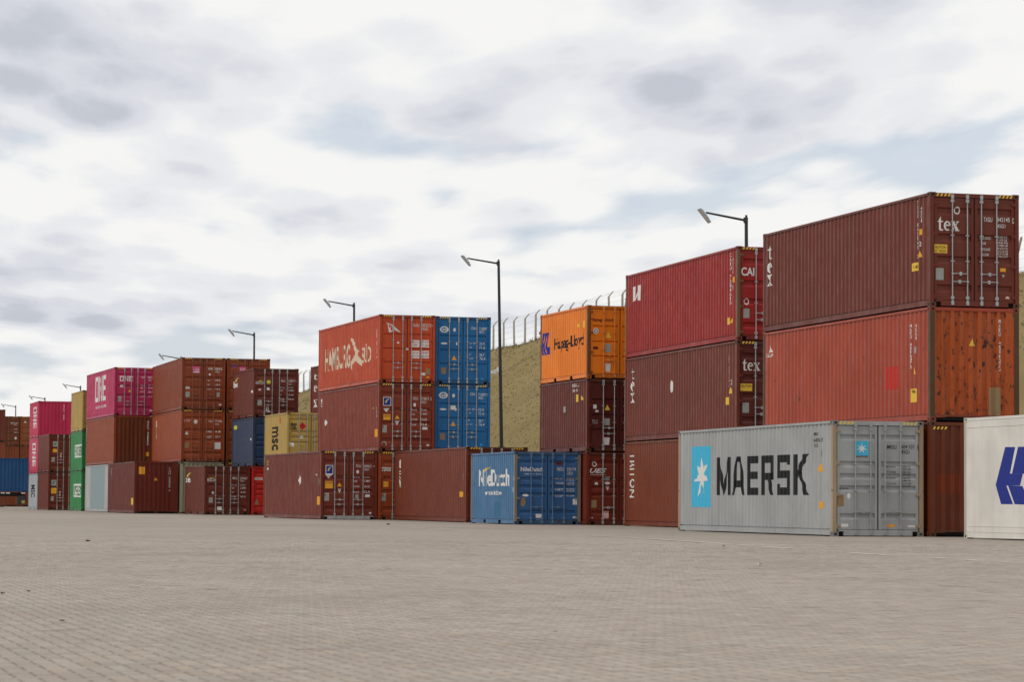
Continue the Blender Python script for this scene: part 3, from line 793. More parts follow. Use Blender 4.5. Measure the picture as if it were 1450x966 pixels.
for k in range(2600):                  # ragged weeds along the crest
    u = rt.uniform(105, 330); v = 60.8 + rt.gauss(0, 0.35)
    b = VU(v, u, hill_z(v, u) - 0.03); s = rt.uniform(0.1, 0.26) * (1.7 if mnoise.noise((u * 0.4, 0, 2)) > 0.35 else 1); kk = rt.uniform(0.75, 1.15)
    for q in range(5):
        a = rt.uniform(0, 6.28); wv = Vector((math.cos(a), math.sin(a), 0)) * s * 0.07; tip = Vector((rt.gauss(0, 0.3), rt.gauss(0, 0.3), 1)) * s
        gm.poly([b - wv, b + wv, b + tip]); gc.append((0.20 * kk, 0.175 * kk, 0.065 * kk, 1))
me = gm.mesh('dry_grass'); set_tint(me, gc)
m, t, p = new_mat('dry_grass_blades'); at = N(t, 'ShaderNodeAttribute'); at.attribute_name = 'tint'; tl = N(t, 'ShaderNodeBsdfTranslucent'); df = N(t, 'ShaderNodeBsdfDiffuse'); ms = N(t, 'ShaderNodeMixShader'); ms.inputs[0].default_value = 0.5
for q in (tl, df): t.links.new(at.outputs['Color'], q.inputs['Color'])
t.links.new(df.outputs[0], ms.inputs[1]); t.links.new(tl.outputs[0], ms.inputs[2]); t.links.new(ms.outputs[0], t.nodes['Material Output'].inputs[0])
go = link('dry_grass', me, None, [m]); tag(go, 'dry straw coloured grass tufts covering the bank behind the containers', 'grass', kind='stuff')

# ---------------------------------------------------------------- container meshes (shared)
W = 2.438
LEN = {40: 12.192, 20: 6.058}
def side_profile(L):
    """(distance along the side, depth behind the outer face)"""
    o, i = 0.018, 0.050; pts = [(0.0, o), (0.22, o)]; s = 0.22
    n = round((L - 0.44 - 0.072) / 0.278); pitch = (L - 0.44 - 0.072) / n; k = pitch / 0.278
    for _ in range(n):
        for d, dep in ((0.068, i), (0.070, i), (0.068, o), (0.072, o)): s += d * k; pts.append((s, dep))
    pts[-1] = (L - 0.22 , o); pts.append((L, o)); return pts
def end_profile():
    o, i = 0.014, 0.058; pts = [(0.0, o), (0.17, o)]; s = 0.17; n = 8; pitch = (W - 0.34 - 0.10) / n
    for _ in range(n):
        for d, dep in ((0.10, i), (0.43, i), (0.10, o), (0.37, o)): s += d * pitch; pts.append((s, dep))
    pts.append((W, o)); return pts
DSTY = {'A': (0.14, 0.37, 0.565, 0.815), 'B': (0.13, 0.36, 0.465, 0.57, 0.81), 'C': (0.28, 0.49, 0.69)}
def door_profile(H, sty):
    """(height, depth) from bottom to top; grooves have a steep upper and an easy lower slope"""
    o, i = 0.036, 0.078; z0, z1 = 0.17, H - 0.13; pts = [(0.0, o), (z0, o)]
    for fr in sorted(DSTY[sty], reverse=True):
        zt = H * (1 - fr) + 0.02
        if sty == 'A': seq = ((-0.20, o), (-0.13, i), (-0.03, i), (0.01, o))
        elif sty == 'B': seq = ((-0.15, o), (-0.09, i), (-0.03, i), (0.01, o))
        else: seq = ((-0.075, o), (-0.05, i), (-0.02, i), (0.0, o))
        pts += [(zt + d, dep) for d, dep in seq]
    pts += [(z1, o), (H, o)]; return pts
CACHE = {}
def cached(key, fn):
    if key not in CACHE: CACHE[key] = fn()
    return CACHE[key]
def m_casting():
    b = MB(); hx, hy, hz = 0.081, 0.089, 0.059; BX = [(-hx, -hy), (hx, -hy), (hx, hy), (-hx, hy)]
    b.poly([(x, y, hz) for x, y in BX]); b.poly([(x, y, -hz) for x, y in BX[::-1]])
    for k in range(4):
        A, B = Vector((*BX[k], 0)), Vector((*BX[(k + 1) % 4], 0)); e = (B - A); nrm = Vector((e.y, -e.x, 0)).normalized(); e.normalize(); c = (A + B) / 2; w2 = (B - A).length / 2
        out = [c + e * sx * w2 + Vector((0, 0, sz * hz)) for sx, sz in ((-1, -1), (1, -1), (1, 1), (-1, 1))]
        hole = [c + e * (sx * 0.032) + Vector((0, 0, sz * 0.024)) for sx, sz in ((-1, -1), (1, -1), (1, 1), (-1, 1))]
        deep = [h - nrm * 0.03 for h in hole]
        for i in range(4):
            j = (i + 1) % 4; b.poly([out[i], out[j], hole[j], hole[i]]); b.poly([hole[i], hole[j], deep[j], deep[i]], 1)
        b.poly(deep, 1)
    return b.mesh('corner_casting')
def m_side(L, H, prof=None):
    b = MB(); pr = prof or side_profile(L); z0, z1 = (0.165 if prof and len(prof) < 8 else 0.188), H - 0.06
    if z0 > 0.18: b.poly([(0.058, 0.06, 0.15), (0.058, 0.06, z0), (0.058, L - 0.06, z0), (0.058, L - 0.06, 0.15)])
    for (s0, d0), (s1, d1) in zip(pr, pr[1:]):
        s0, s1 = max(s0, 0.06), min(s1, L - 0.06)
        if s1 > s0: b.poly([(d0, s1 if 0 else s0, z0), (d0, s0, z1), (d1, s1, z1), (d1, s1, z0)])
    return b.mesh('side_wall')
def m_end(H):
    b = MB(); pr = end_profile(); z0, z1 = 0.15, H - 0.08
    for (s0, d0), (s1, d1) in zip(pr, pr[1:]):
        s0, s1 = max(s0, 0.08), min(s1, W - 0.08)
        if s1 > s0: b.poly([(s0, d0, z0), (s1, d1, z0), (s1, d1, z1), (s0, d0, z1)])
    return b.mesh('end_wall')
def m_top_rail(L):
    b = MB(); b.box(0, 0.06, 0.12, L - 0.12, -0.075, -0.014); return b.mesh('top_side_rail')
def m_bot_rail(L):
    b = MB(); y0, y1 = 0.12, L - 0.12
    b.box(0.0, 0.06, y0, y1, 0.146, 0.160)
    cuts = [y0] + ([L / 2 - 1.21, L / 2 - 0.85, L / 2 + 0.85, L / 2 + 1.21] if L < 7 else []) + [y1]
    for k in range(0, len(cuts), 2): b.box(0.002, 0.046, cuts[k], cuts[k + 1], 0.030, 0.146)
    for k in range(1, len(cuts) - 1, 2): b.box(0.05, 0.9, cuts[k] - 0.01, cuts[k], 0.03, 0.145); b.box(0.10, 0.11, cuts[k], cuts[k + 1], 0.030, 0.1455, 1)
    return b.mesh('bottom_side_rail')
def m_post(H, door):
    b = MB(); w = 0.105 if door else 0.135
    b.box(0.003, w, 0.003, 0.13, 0.112, H - 0.112)
    b.box(w, w + 0.012, 0.045, 0.12, 0.125, H - 0.125)
    return b.mesh('corner_post')
def m_header(H):
    b = MB(); b.box(0.15, W - 0.15, 0.006, 0.10, H - 0.118, H - 0.016); b.box(0.10, W - 0.10, 0.10, 0.14, H - 0.125, H - 0.02); return b.mesh('door_header')
def m_sill():
    b = MB(); b.box(0.15, 0.30, 0.006, 0.10, 0.128, 0.165); b.box(0.30, W - 0.30, 0.006, 0.10, 0.02, 0.165); b.box(W - 0.30, W - 0.15, 0.006, 0.10, 0.128, 0.165)
    b.box(0.16, W - 0.16, 0.10, 0.14, 0.03, 0.16, 1); return b.mesh('door_sill')
def m_ebeam(H):
    b = MB(); b.box(0.15, W - 0.15, 0.006, 0.10, 0.12, 0.17)
    b.box(0.15, 0.42, 0.005, 0.10, 0.10, 0.12); b.box(W - 0.42, W - 0.15, 0.005, 0.10, 0.10, 0.12); b.box(W / 2 - 0.08, W / 2 + 0.10, 0.007, 0.10, 0.02, 0.12)
    b.box(0.16, W - 0.16, 0.10, 0.13, 0.03, 0.118, 1); return b.mesh('end_sill')
def m_etop(H):
    b = MB(); b.box(0.15, W - 0.15, 0.005, 0.10, H - 0.10, H - 0.014); return b.mesh('end_top_beam')
def m_roof(L, H):
    b = MB(); z = H - 0.03; y = 0.1
    while y < L - 0.1:
        y1 = min(L - 0.1, y + 0.21); zz = z + 0.012
        for (a0, a1, h0, h1) in ((0, 0.4, z, z), (0.4, 0.5, z, zz), (0.5, 0.9, zz, zz), (0.9, 1, zz, z)):
            b.poly([(0.05, lerp(y, y1, a0), h0), (W - 0.05, lerp(y, y1, a0), h0), (W - 0.05, lerp(y, y1, a1), h1), (0.05, lerp(y, y1, a1), h1)])
        y = y1
    return b.mesh('roof')
def m_floor(L):
    b = MB(); b.box(0.06, W - 0.06, 0.15, L - 0.15, 0.135, 0.16); y = 0.5
    while y < L - 0.4: b.box(0.06, W - 0.06, y, y + 0.05, 0.03, 0.135); y += 0.6
    return b.mesh('floor')
def m_door(H, sty):
    b = MB(); x0, x1 = 0.132, W / 2 - 0.019; z0, z1 = 0.175, H - 0.135; bw = 0.065; pr = door_profile(H, sty)
    yf = 0.030; yb = 0.10
    for (a0, a1, c0, c1) in ((x0, x0 + bw, z0, z1), (x1 - bw, x1, z0, z1), (x0 + bw, x1 - bw, z0, z0 + bw), (x0 + bw, x1 - bw, z1 - bw, z1)): b.box(a0, a1, yf, yb, c0, c1)
    xa, xb = x0 + bw, x1 - bw
    for (s0, d0), (s1, d1) in zip(pr, pr[1:]):
        s0, s1 = max(s0, z0 + bw), min(s1, z1 - bw)
        if s1 > s0: b.poly([(xa, d0, s0), (xb, d0, s0), (xb, d1, s1), (xa, d1, s1)])
    return b.mesh('door')
def m_gasket(H):
    b = MB(); z0, z1 = 0.166, H - 0.126
    b.box(W / 2 - 0.021, W / 2 + 0.021, 0.06, 0.10, z0, z1); b.box(0.104, 0.132, 0.052, 0.10, z0, z1); b.box(W - 0.132, W - 0.104, 0.052, 0.10, z0, z1)
    b.box(0.132, W - 0.132, 0.054, 0.10, H - 0.137, H - 0.119); b.box(0.132, W - 0.132, 0.054, 0.10, 0.163, 0.178)
    return b.mesh('door_gasket')
def m_bar(H):
    b = MB(); r = 0.0165; y = 0.004
    b.tube((0, y, 0.075), (0, y, H - 0.075), r, n=8)
    for z in (0.10, H - 0.10): b.box(-0.036, 0.036, -0.018, 0.030, z - 0.055, z + 0.055); b.tube((-0.045, y, z), (0.045, y, z), 0.013, n=6)
    for z in (0.23, H - 0.21): b.box(-0.040, 0.040, -0.016, 0.034, z - 0.038, z + 0.038)
    for fr in (0.375, 0.60): b.box(-0.048, 0.048, -0.014, 0.036, H * (1 - fr) - 0.013, H * (1 - fr) + 0.013)
    return b.mesh('locking_bar')
def m_handle(sgn):
    b = MB(); pts = [(0, 0.0, 0), (sgn * 0.10, -0.014, 0.004), (sgn * 0.24, -0.016, -0.004), (sgn * 0.40, -0.010, 0.0)]
    for a, c in zip(pts, pts[1:]): b.tube(a, c, 0.012, n=6)
    b.box(min(sgn * 0.19, sgn * 0.25), max(sgn * 0.19, sgn * 0.25), -0.024, 0.034, -0.045, 0.045); b.box(-0.025, 0.025, -0.018, 0.02, -0.022, 0.022)
    return b.mesh('door_handle')
def m_hinge():
    b = MB(); b.box(-0.035, 0.085, 0.0, 0.030, -0.028, 0.028); b.tube((-0.012, 0.004, -0.05), (-0.012, 0.004, 0.05), 0.014, n=6); return b.mesh('hinge')
# ---------------------------------------------------------------- flat artwork on the walls
INK = {}
for k, c in dict(PB=(0.17, 0.036, 0.014), BP=(0.05, 0.15, 0.26), W=(0.66, 0.65, 0.62), K=(0.015, 0.015, 0.016), Y=(0.72, 0.46, 0.06), O=(0.72, 0.33, 0.03), G=(0.30, 0.31, 0.28), P=(0.62, 0.42, 0.40), RR=(0.46, 0.036, 0.026), TN=(0.27, 0.18, 0.09), LB=(0.06, 0.42, 0.62),
                 NB=(0.020, 0.034, 0.23), DR=(0.12, 0.02, 0.02), CR=(0.62, 0.52, 0.38), RD=(0.45, 0.02, 0.02), YG=(0.55, 0.52, 0.08), PK=(0.60, 0.08, 0.22), PU=(0.18, 0.08, 0.30), GB=(0.27, 0.33, 0.35), GN=(0.03, 0.16, 0.05)).items():
    INK[k] = plain('ink_' + k, c, 0.6, 0, 0.16, 14); INK[k].node_tree.nodes['Principled BSDF'].inputs['Specular IOR Level'].default_value = 0.15
TXT = {}
def text_tris(s):
    if s in TXT: return TXT[s]
    body, _, fl = s.partition(':')
    cu = bpy.data.curves.new('t', 'FONT'); cu.body = body; cu.resolution_u = 3; cu.offset = 0.022 if 'b' in fl else 0.004; cu.shear = 0.35 if 'i' in fl else 0
    ob = bpy.data.objects.new('t', cu); COL.objects.link(ob); dg = bpy.context.evaluated_depsgraph_get(); me = bpy.data.meshes.new_from_object(ob.evaluated_get(dg)); 
    me.calc_loop_triangles(); vv = [(v.co.x, v.co.y) for v in me.vertices]
    x0, x1 = min(v[0] for v in vv), max(v[0] for v in vv); y0, y1 = min(v[1] for v in vv), max(v[1] for v in vv)
    tr = [[((vv[i][0] - x0) / max(x1 - x0, 1e-6), (vv[i][1] - y0) / max(y1 - y0, 1e-6)) for i in lt.vertices] for lt in me.loop_triangles]
    bpy.data.objects.remove(ob); bpy.data.curves.remove(cu); bpy.data.meshes.remove(me)
    TXT[s] = tr; return tr
def rect(x0, y0, x1, y1): return [(x0, y0), (x1, y0), (x1, y1), (x0, y1)]
def ngon(n, a0=0): return [(0.5 + 0.5 * math.cos(a0 + 2 * math.pi * i / n), 0.5 + 0.5 * math.sin(a0 + 2 * math.pi * i / n)) for i in range(n)]
def ringp(n=20, k=0.66):
    o = ngon(n); i = [(0.5 + (x - 0.5) * k, 0.5 + (y - 0.5) * k) for x, y in o]; return [[o[j], o[(j + 1) % n], i[(j + 1) % n], i[j]] for j in range(n)]
def starp(n, inner, irr=0):
    rs = random.Random(2); out = []
    for i in range(n):
        a = math.pi / 2 + 2 * math.pi * i / n; r = 0.5 * (1 - irr * rs.random()); b0, b1 = a - math.pi / n, a + math.pi / n
        p = lambda aa, rr: (0.5 + rr * math.cos(aa), 0.5 + rr * math.sin(aa))
        out += [[(0.5, 0.5), p(b0, inner), p(a, r)], [(0.5, 0.5), p(a, r), p(b1, inner)]]
    return out
def block_letters():
    t = 0.19; q = 0.26; L = {}
    L['M'] = [rect(0, 0, .20, 1), rect(.80, 0, 1, 1), [(.20, 1), (.20, .62), (.44, 0), (.56, 0), (.56, .20)], [(.80, 1), (.44, .10), (.56, 0), (.80, .62)]]
    L['A'] = [[(0, 0), (.22, 0), (.50, 1), (.30, 1)], [(.78, 0), (1, 0), (.70, 1), (.50, 1)], rect(.2, .20, .8, .38), rect(.30, .86, .70, 1)]
    L['E'] = [rect(0, 0, q, 1), rect(q, 0, 1, t), rect(q, .41, .94, .60), rect(q, 1 - t, 1, 1)]
    L['R'] = [rect(0, 0, q, 1), rect(q, 1 - t, 1, 1), rect(1 - q, .40, 1, 1 - t), rect(q, .38, 1, .56), [(.48, .38), (.76, .38), (1, 0), (.74, 0)]]
    L['S'] = [rect(0, 0, 1, t), rect(1 - q, t, 1, .42), rect(0, .42, 1, .61), rect(0, .61, q, 1 - t), rect(0, 1 - t, 1, 1), rect(0, t, q, .28), rect(1 - q, .75, 1, 1 - t)]
    L['K'] = [rect(0, 0, .26, 1), [(.26, .42), (.26, .60), (.66, 1), (1, 1), (.46, .52)], [(.34, .56), (.50, .60), (1, 0), (.70, 0)]]
    xs = {'M': (0, .172), 'A': (.180, .330), 'E': (.348, .482), 'R': (.505, .643), 'S': (.682, .805), 'K': (.842, 1)}
    out = []
    for ch, (a, b) in xs.items():
        for pl in L[ch]: out.append([(a + (b - a) * x, y) for x, y in pl])
    return out
HLP = [[(.14, 1), (.29, 1), (.21, .54), (.16, .34), (0, .34)], [(0, .34), (.16, .34), (.27, 0), (.08, 0)], [(.21, .54), (.40, .54), (.37, .34), (.16, .34)], [(.34, 1), (.56, 1), (.46, .54), (.25, .54)], [(.19, .33), (.41, .33), (.55, 0), (.29, 0)], [(.62, 1), (.80, 1), (.68, .34), (1, .34), (1, 0), (.60, 0), (.46, .33), (.50, .54)]]
def tex_polys(which):
    def ell(cx, cy, rx, ry, kx, ky, a0, a1, n=18):
        out = []
        for i in range(n):
            t0, t1 = a0 + (a1 - a0) * i / n, a0 + (a1 - a0) * (i + 1) / n; f = lambda t, s: (cx + rx * (s * kx + 1 - s) * math.cos(t) + s * 0.012, cy + ry * (s * ky + 1 - s) * math.sin(t))
            out.append([f(t0, 0), f(t1, 0), f(t1, 1), f(t0, 1)])
        return out
    T = [[(.06, .12), (.15, .12), (.15, 1), (.12, .92), (.06, .78)], rect(0, .60, .06, .68), rect(.15, .60, .25, .68), [(.06, .12), (.10, 0), (.24, 0), (.26, .12), (.20, .08), (.15, .12)]]
    E = ell(.45, .34, .165, .34, .50, .74, 0, R(305)) + [rect(.36, .34, .61, .43)]
    X = [[(.66, .62), (.79, .62), (.99, .05), (.85, .05)], [(.92, .62), (.965, .62), (.72, .05), (.675, .05)], rect(.63, .62, .82, .68), rect(.88, .62, 1, .68), rect(.63, 0, .76, .05), rect(.81, 0, 1.02, .05)]
    P = {'t': T, 'e': E, 'x': X}.get(which) or T + E + X
    x0, x1 = min(p[0] for q in P for p in q), max(p[0] for q in P for p in q); y0, y1 = min(p[1] for q in P for p in q), max(p[1] for q in P for p in q)
    return [[((x - x0) / (x1 - x0), (y - y0) / (y1 - y0)) for x, y in q] for q in P]
ONEP = [rect(0, 0, .075, 1), rect(.225, 0, .30, 1), rect(.075, 0, .225, .17), rect(.075, .83, .225, 1), rect(.36, 0, .44, 1), rect(.58, 0, .66, 1), [(.44, 1), (.44, .80), (.58, 0), (.58, .20)], rect(.72, 0, .80, 1), rect(.80, 0, 1, .17), rect(.80, .415, .98, .585), rect(.80, .83, 1, 1)]
def shapes(kind, arg):
    """polygons in the unit square"""
    if kind == 'tex': return tex_polys(arg)
    if kind == 'one': return ONEP
    if kind == 'rone': return [[(y, 1 - x) for x, y in tr] for tr in ONEP]
    if kind == 'text': return text_tris(arg)
    if kind == 'vtext':
        ch = [c for c in arg]; out = []; n = len(ch)
        for i, c in enumerate(ch):
            if c == ' ': continue
            for tr in text_tris(c): out.append([((0.25 if c in '1I' else 0) + x * (0.5 if c in '1I' else 1), 1 - (i + 1) / n + (0.08 + 0.84 * y) / n) for x, y in tr])
        return out
    if kind == 'rtext': return [[(y, 1 - x) for x, y in tr] for tr in text_tris(arg)]
    if kind == 'rect': return [rect(0, 0, 1, 1)]
    if kind == 'frame': return [rect(0, 0, 1, .08), rect(0, .92, 1, 1), rect(0, .08, .1, .92), rect(.9, .08, 1, .92)]
    if kind == 'tri': return [[(0, 0), (1, 0), (.5, 1)]]
    if kind == 'tri_dn': return [[(0, 1), (.5, 0), (1, 1)]]
    if kind == 'diamond': return [[(.5, 0), (1, .5), (.5, 1), (0, .5)]]
    if kind == 'disc': return [ngon(16)]
    if kind == 'ring': return ringp()
    if kind == 'shield': return [[(.15, 0), (.85, 0), (1, 1), (0, 1)]]
    if kind == 'star': return starp(7, 0.16)
    if kind == 'bigstar': return starp(7, 0.17, 0.22)
    if kind == 'stripes': return [[(x, 0), (x + .13, 0), (x + .22, 1), (x + .09, 1)] for x in (0, .26, .52, .78)]
    if kind == 'block': return block_letters()
    if kind == 'cai': return [[(0, 0), (.34, .1), (.40, 1), (.06, .95)], [(.62, .05), (.98, 0), (1, .98), (.66, 1)], [(.34, .1), (.42, .1), (.66, .9), (.62, .98)]]
    if kind == 'hl': return HLP
    if kind == 'swoosh': return [[(0, .1), (.35, .75), (1, 1), (.5, .55), (.3, 0)]]
    if kind == 'kite': return [[(0, 1), (.45, .78), (1, .0), (.55, .28)], [(.12, .86), (.22, .0), (.34, .1), (.28, .72)], [(.22, 0), (.55, .4), (.62, .28), (.30, .02)]]
    return []
def clip(poly, a, ax, keep_gt):
    out = []
    for i in range(len(poly)):
        p, q = poly[i], poly[(i + 1) % len(poly)]; ip = (p[ax] >= a) if keep_gt else (p[ax] <= a); iq = (q[ax] >= a) if keep_gt else (q[ax] <= a)
        if ip: out.append(p)
        if ip != iq:
            t = (a - p[ax]) / (q[ax] - p[ax]); out.append((p[0] + (q[0] - p[0]) * t, p[1] + (q[1] - p[1]) * t))
    return out
def drape(polys, prof, ax):
    """cut flat polygons at the folds of the sheet and return (a, b, depth) polygons lying on it"""
    out = []
    for po in polys:
        lo, hi = min(p[ax] for p in po), max(p[ax] for p in po)
        for (s0, d0), (s1, d1) in zip(prof, prof[1:]):
            if s1 <= lo or s0 >= hi or s1 - s0 < 1e-6: continue
            c = clip(clip(po, s0, ax, True), s1, ax, False)
            if len(c) >= 3: out.append([(p[0], p[1], d0 + (d1 - d0) * (p[ax] - s0) / (s1 - s0)) for p in c])
    return out
PNAME = dict(text='lettering', tex='lettering', one='lettering', rone='lettering', vtext='lettering', rtext='lettering', block='lettering', rect='sticker', frame='marking_frame', tri='warning_triangle', tri_dn='triangle_sticker', diamond='diamond_mark', disc='round_sticker', ring='ring_emblem', shield='placard', star='star_emblem', bigstar='star_emblem', stripes='hazard_stripes', cai='emblem', hl='emblem', swoosh='emblem', kite='emblem', poly='emblem')
LAYER = {'text': 3, 'vtext': 3, 'rtext': 3, 'ring': 2, 'star': 2, 'bigstar': 2, 'swoosh': 2, 'frame': 1}
def decal(root, pose, it, prof_side, prof_front, flip, L, idx):
    face, kind, col = it[:3]
    if kind == 'poly': polys = [list(it[3])]
    else:
        arg, a0, a1, z0, z1 = it[3:]
        polys = [[(a0 + (a1 - a0) * x, z0 + (z1 - z0) * y) for x, y in po] for po in shapes(kind, arg)]
    eps = 0.002 + 0.0012 * LAYER.get(kind, 0) + 0.00012 * (idx % 8)
    if kind == 'rect' and col == 'NB': eps += 0.001
    b = MB()
    if face == 'S': pts3 = [[(d - eps, a, z) for a, z, d in po] for po in drape(polys, prof_side, 0)]
    elif prof_front[1] == 1:
        pts3 = []; c_ = W / 2
        for x0, x1, fr in ((0.128, 0.193, 1), (0.193, c_ - 0.077, 0), (c_ - 0.077, c_ - 0.012, 1), (c_ + 0.012, c_ + 0.077, 1), (c_ + 0.077, W - 0.193, 0), (W - 0.193, W - 0.128, 1)):
            cp = [q for q in (clip(clip(po, x0, 0, True), x1, 0, False) for po in polys) if len(q) >= 3]
            pts3 += [[(a, dd - eps, z) for a, z, dd in po] for po in drape(cp, [(0, 0.030), (9, 0.030)] if fr else prof_front[0], 1)]
    else: pts3 = [[(a, d - eps, z) for a, z, d in po] for po in drape(polys, prof_front[0], prof_front[1])]
    if not pts3: return
    for po in pts3: b.poly([(W - x, L - y, z) if flip else (x, y, z) for x, y, z in po])
    return link(PNAME.get(kind, 'sticker'), b.mesh('marking'), root, [INK[col]])
# ---------------------------------------------------------------- containers
BROWN, MAROON, RUSTR = (0.150, 0.040, 0.028), (0.105, 0.027, 0.024), (0.27, 0.062, 0.026)
SPEC = {   # paint colour, rust, door style, label
 'RF': ((0.70, 0.67, 0.61), 0.1, 'A', 'white smooth-sided container with blue emblem cut by the right edge'),
 'M': ((0.35, 0.36, 0.355), 0.2, 'B', 'light grey container with sky blue star panel and big black lettering'),
 'T1': ((0.140, 0.030, 0.016), 0.2, 'A', 'brown container between the grey one and the white one on the ground'),
 'T2': ((0.345, 0.054, 0.034), 0.6, 'A', 'faded orange-red container with rust-spotted corrugated end in the right-hand stack'),
 'T3': ((0.140, 0.026, 0.018), 0.05, 'A', 'dark maroon container on top of the tallest right-hand stack, white door lettering'),
 'C1': ((0.175, 0.036, 0.016), 0.15, 'A', 'brown ground container with rotated white letters just left of the grey one'),
 'C2': ((0.15, 0.03, 0.022), 0.25, 'A', 'maroon container in the middle of the stack under the bright red one'),
 'C3': ((0.29, 0.016, 0.016), 0.2, 'A', 'bright red container on top of the stack behind the grey one'),
 'D1': ((0.16, 0.022, 0.014), 0.4, 'B', 'brown-red ground container with slanted white initials right of the blue one'),
 'D2': ((0.125, 0.022, 0.018), 0.3, 'C', 'short maroon container directly beneath the bright orange one'),
 'D3': ((0.80, 0.20, 0.012), 0.25, 'C', 'bright orange short container with black lettering on top of its stack'),
 'ND': ((0.062, 0.17, 0.32), 0.35, 'B', 'worn light blue short container on the ground with white lettering'),
 'E1': ((0.165, 0.034, 0.022), 0.2, 'A', 'long brown ground container immediately left of the light blue one'),
 'FB': ((0.16, 0.028, 0.02), 0.2, 'A', 'long brown-red ground container at the left end below the orange-red lettered one'),
 'FR': ((0.27, 0.048, 0.016), 0.3, 'A', 'orange-brown ground container seen only as a narrow strip of door'),
 'FX': ((0.13, 0.035, 0.028), 0.2, 'A', 'hidden brown container on the ground beneath the two blue ones'),
 'HS1': ((0.21, 0.032, 0.018), 0.2, 'A', 'brown-red container under the orange-red one with cream lettering'),
 'HS2': ((0.47, 0.058, 0.018), 0.25, 'C', 'orange-red container with cream lettering and bird emblem atop its stack'),
 'BL1': ((0.012, 0.135, 0.345), 0.15, 'C', 'lower of the two blue containers with doors facing the yard'),
 'BL2': ((0.012, 0.135, 0.345), 0.15, 'C', 'upper of the two blue containers with doors facing the yard'),
 'YB': ((0.13, 0.035, 0.028), 0.2, 'A', 'hidden brown container on the ground beneath the mustard yellow one'),
 'Y': ((0.44, 0.285, 0.100), 0.2, 'B', 'mustard yellow container with black letters and red diamond on its door'),
 'X1': ((0.13, 0.035, 0.028), 0.2, 'A', 'hidden brown bottom container of the stack behind the orange-red lettered one'),
 'X2': ((0.13, 0.035, 0.028), 0.2, 'A', 'hidden brown middle container of the stack behind the orange-red lettered one'),
 'X3': ((0.14, 0.026, 0.02), 0.2, 'A', 'brown container with white letters peeking out left of the orange-red lettered one'),
 'BIC': ((0.135, 0.026, 0.02), 0.3, 'A', 'dark brown short ground container with a white and yellow logo, left of the red one'),
 'R': ((0.50, 0.018, 0.016), 0.3, 'B', 'vivid red ground container showing only a narrow strip of its door'),
 'NV': ((0.036, 0.052, 0.100), 0.1, 'B', 'navy blue short container above the vivid red one'),
 'NV3': ((0.14, 0.026, 0.02), 0.2, 'A', 'maroon short container with yellow-green disc on its door above the navy one'),
 'HB': ((0.34, 0.31, 0.21), 0.3, 'A', 'pale beige container nearly hidden behind the dark brown short one on the ground'),
 'H2': ((0.30, 0.060, 0.024), 0.35, 'A', 'orange-brown container in the middle of the far stack, below the pink-labelled one'),
 'H3': ((0.23, 0.044, 0.018), 0.35, 'A', 'orange-brown container with pink label atop the stack beside the magenta one'),
 'HR1': ((0.25, 0.058, 0.024), 0.3, 'A', 'hidden orange-brown bottom container behind the navy stack'),
 'HR2': ((0.25, 0.058, 0.024), 0.3, 'A', 'hidden orange-brown middle container behind the navy stack'),
 'HR3': ((0.25, 0.048, 0.018), 0.35, 'A', 'orange-brown container partly hidden behind the maroon one, pink label on door'),
 'I': ((0.13, 0.016, 0.01), 0.1, 'A', 'dark maroon ground container with corrugated end and orange square label'),
 'O1': ((0.46, 0.45, 0.43), 0.15, 'A', 'pale grey ground container with a blue-grey side panel'),
 'O2': ((0.27, 0.055, 0.022), 0.5, 'A', 'rust-stained orange-brown container beneath the magenta one with white door letters'),
 'O3': ((0.46, 0.025, 0.145), 0.1, 'A', 'magenta container with tall white lettering on side and door'),
 'G1': ((0.035, 0.235, 0.065), 0.1, 'A', 'green container with white name panel standing on the ground'),
 'G2': ((0.035, 0.235, 0.065), 0.1, 'A', 'green container with white name panel, second tier under the yellow one'),
 'G3': ((0.44, 0.285, 0.095), 0.2, 'A', 'ochre yellow container on top of the two green ones'),
 'F1': ((0.135, 0.022, 0.014), 0.2, 'A', 'brown-red ground container left of the lower green one'),
 'F2': ((0.15, 0.026, 0.016), 0.2, 'A', 'brown-red second-tier container left of the upper green one'),
 'P1': ((0.40, 0.43, 0.45), 0.1, 'A', 'pale blue-grey ground container with black logo left of the brown-red stack'),
 'P2': ((0.52, 0.050, 0.150), 0.1, 'A', 'pink container side on the second tier behind the brown-red one'),
 'P3': ((0.50, 0.022, 0.110), 0.1, 'A', 'crimson pink container with corrugated end atop the far left stack'),
 'A1': ((0.20, 0.050, 0.024), 0.3, 'A', 'far brown ground container seen beneath the trailer chassis'),
 'A2': ((0.22, 0.056, 0.026), 0.3, 'A', 'far brown second-tier container just above the dark blue one'),
 'A3': ((0.17, 0.042, 0.022), 0.3, 'A', 'far brown container with white door text under the leftmost full lamp post'),
 'B1': ((0.21, 0.052, 0.024), 0.3, 'A', 'far brown ground container hidden behind the pale blue-grey one'),
 'B2': ((0.22, 0.056, 0.026), 0.3, 'A', 'far brown second-tier container left of the pink side'),
 'B3': ((0.26, 0.070, 0.024), 0.3, 'A', 'far orange-brown top container touching the crimson pink one'),
 'Q1': ((0.15, 0.040, 0.024), 0.2, 'A', 'far brown ground container at the left frame edge'),
 'Q2': ((0.20, 0.048, 0.024), 0.2, 'A', 'far brown second-tier container at the left frame edge above the dark blue one'),
 'Q3': ((0.14, 0.028, 0.022), 0.2, 'A', 'far dark red top container at the left frame edge'),
 'BT': ((0.010, 0.070, 0.190), 0.05, 'A', 'dark blue container riding on a trailer at the far left'),
}
